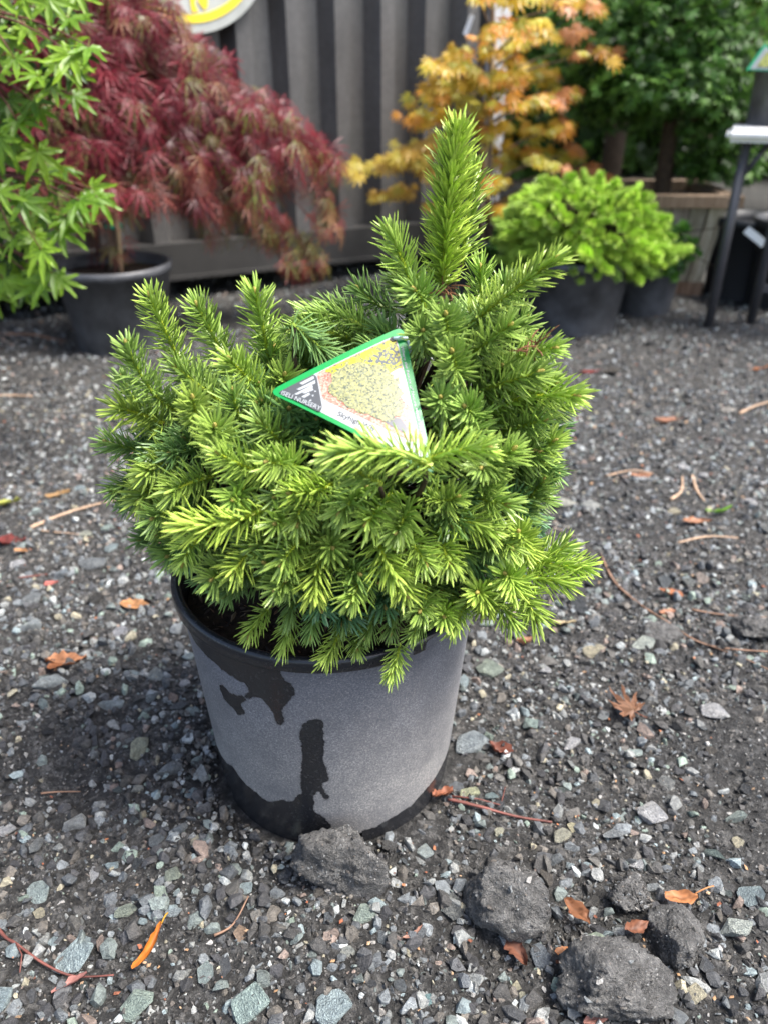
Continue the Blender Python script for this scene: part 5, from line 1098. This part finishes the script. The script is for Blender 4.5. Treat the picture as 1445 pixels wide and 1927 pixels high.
p = ground(1168, 1338); lm = palmate(7, 105, .40, .10, -.28, 600, 3, .5, 1.0, .25); lm.materials.clear(); lm.materials.append(M['dry'])
o = link('fallen_leaf', lm, mw=trs((p.x + .01, p.y - .008, gh(p.x, p.y) + .006), Matrix.Rotation(.9, 3, 'Z') @ Matrix.Rotation(.2, 3, 'X'), .034), color=(.20, .10, .06)); tag(o, 'brown star-shaped maple leaf lying right of the pot', 'leaf', 'fallen leaves on the gravel')
def twig(pts, rad, mat, label, lift=.004, forks=()):
    P_ = []
    for q in pts: g = ground(q[0], q[1]); P_.append(Vector((g.x, g.y, gh(g.x, g.y) + lift + (q[2] if len(q) > 2 else 0))))
    def smooth(P_):
        out = []
        for i in range(len(P_) - 1):
            a, b_, c, d_ = P_[max(0, i - 1)], P_[i], P_[i + 1], P_[min(len(P_) - 1, i + 2)]
            for k in range(5): t = k / 5; out.append(.5 * ((2 * b_) + (c - a) * t + (2 * a - 5 * b_ + 4 * c - d_) * t * t + (3 * b_ - a - 3 * c + d_) * t ** 3))
        return out + [P_[-1]]
    S = smooth(P_); mb = MB(); mb.tube(S, [rad * (1 - .55 * i / len(S)) * random.uniform(.85, 1.15) for i in range(len(S))], 6)
    for fk in forks:
        Q = [Vector((ground(x, y).x, ground(x, y).y, gh(ground(x, y).x, ground(x, y).y) + lift)) for x, y in fk]; mb.tube(Q, [rad * .6] + [rad * .35] * (len(Q) - 1), 5)
    o = mb.build('twig', mat, None, True); tag(o, label, 'twig', 'twigs on the gravel')
BRT = plain('brown_twig', (.20, .12, .08), .7, .3, var=.4, scale=80); PLT = plain('pale_twig', (.36, .25, .17), .7, .3, var=.35, scale=60)
twig([(60, 998), (110, 975), (160, 960), (225, 940)], .0034, PLT, 'thick pale broken twig reaching under the spruce from the gravel')
twig([(-20, 1715), (10, 1770), (40, 1792), (85, 1820), (140, 1838), (216, 1838)], .0016, M['red_twig'], 'thin red forked twig in the bottom corner', .006, [[(36, 1790), (48, 1812), (44, 1845)]])
twig([(842, 1508), (900, 1522), (970, 1535), (1038, 1545)], .0020, M['red_twig'], 'red twig lying from the pot foot outwards', .005, [[(845, 1503), (900, 1508), (942, 1512), (950, 1478)]])
twig([(1130, 1042), (1155, 1090), (1200, 1130), (1250, 1170), (1330, 1212), (1460, 1232)], .0022, BRT, 'long dark bent twig running across the right of the yard', .005, [[(1330, 1212), (1400, 1240), (1460, 1262)]])
twig([(1276, 1012), (1330, 1004), (1392, 998)], .0022, PLT, 'straight pale twig below the fresh green blade')
twig([(1262, 935), (1282, 920), (1284, 890)], .0034, PLT, 'short curved pale stick left of its neighbour among the pale stones'); twig([(1303, 890), (1312, 915), (1326, 938)], .0034, PLT, 'short curved pale stick right of its neighbour among the pale stones')
twig([(1390, 778), (1420, 766), (1470, 756)], .0036, PLT, 'pale stick at the far frame edge'); twig([(-20, 628), (60, 630), (100, 640), (125, 640)], .0060, BRT, 'brown root-like stick beside the red maple pot')
twig([(1300, 1150), (1360, 1160), (1440, 1162)], .0018, BRT, 'thin brown twig above the long dark twig'); twig([(35, 1096), (65, 1090), (92, 1082)], .0016, M['red_twig'], 'short red twig left of the dark stones'); twig([(80, 1008), (110, 1004), (150, 1008)], .0014, PLT, 'thin pale twig just below the thick broken twig')
twig([(1140, 885), (1190, 882), (1230, 880)], .0022, PLT, 'thin pale twig left of the pale stones'); twig([(80, 1500), (110, 1495), (152, 1490)], .0012, BRT, 'thin brown twig on bare soil left of the pot foot'); twig([(-10, 740), (30, 740), (60, 742)], .0034, PLT, 'pale stick below the root-like stick'); twig([(405, 1768), (440, 1745), (470, 1700)], .0013, BRT, 'thin dark twig slanting among the near pebbles', .006)
# uncountable scraps
mats = []; cc = []; r = random.Random(99); sc_t = hull_mesh(7, (.45, .12), 555)
for i in range(900):
    py = r.choice((r.uniform(620, 1925), r.uniform(560, 1100))); px = r.uniform(-80, 1530); g = ground(px, py)
    if math.hypot(g.x - POT.x, g.y - POT.y) < .14 or g.y > 2.6: continue
    s = r.uniform(.0015, .0048) * (1 if g.y < 1.2 else 1.7)
    mats.append(trs((g.x, g.y, gh(g.x, g.y) + .003), frame((r.gauss(0, .3), r.gauss(0, .3), 1), roll=r.uniform(0, 6)), (s * r.uniform(.8, 2.2), s, s))); cc.append(r.choice([(.42, .17, .08), (.35, .12, .06), (.45, .27, .14), (.25, .09, .05), (.5, .33, .2), (.3, .2, .12)]))
v, f, c_ = join_np(sc_t, mats, cc); tag(link('debris', mesh_np('debris', v, f, M['gravel'], False, c_)), 'tiny orange and brown plant scraps strewn over the gravel', 'debris', kind='stuff')
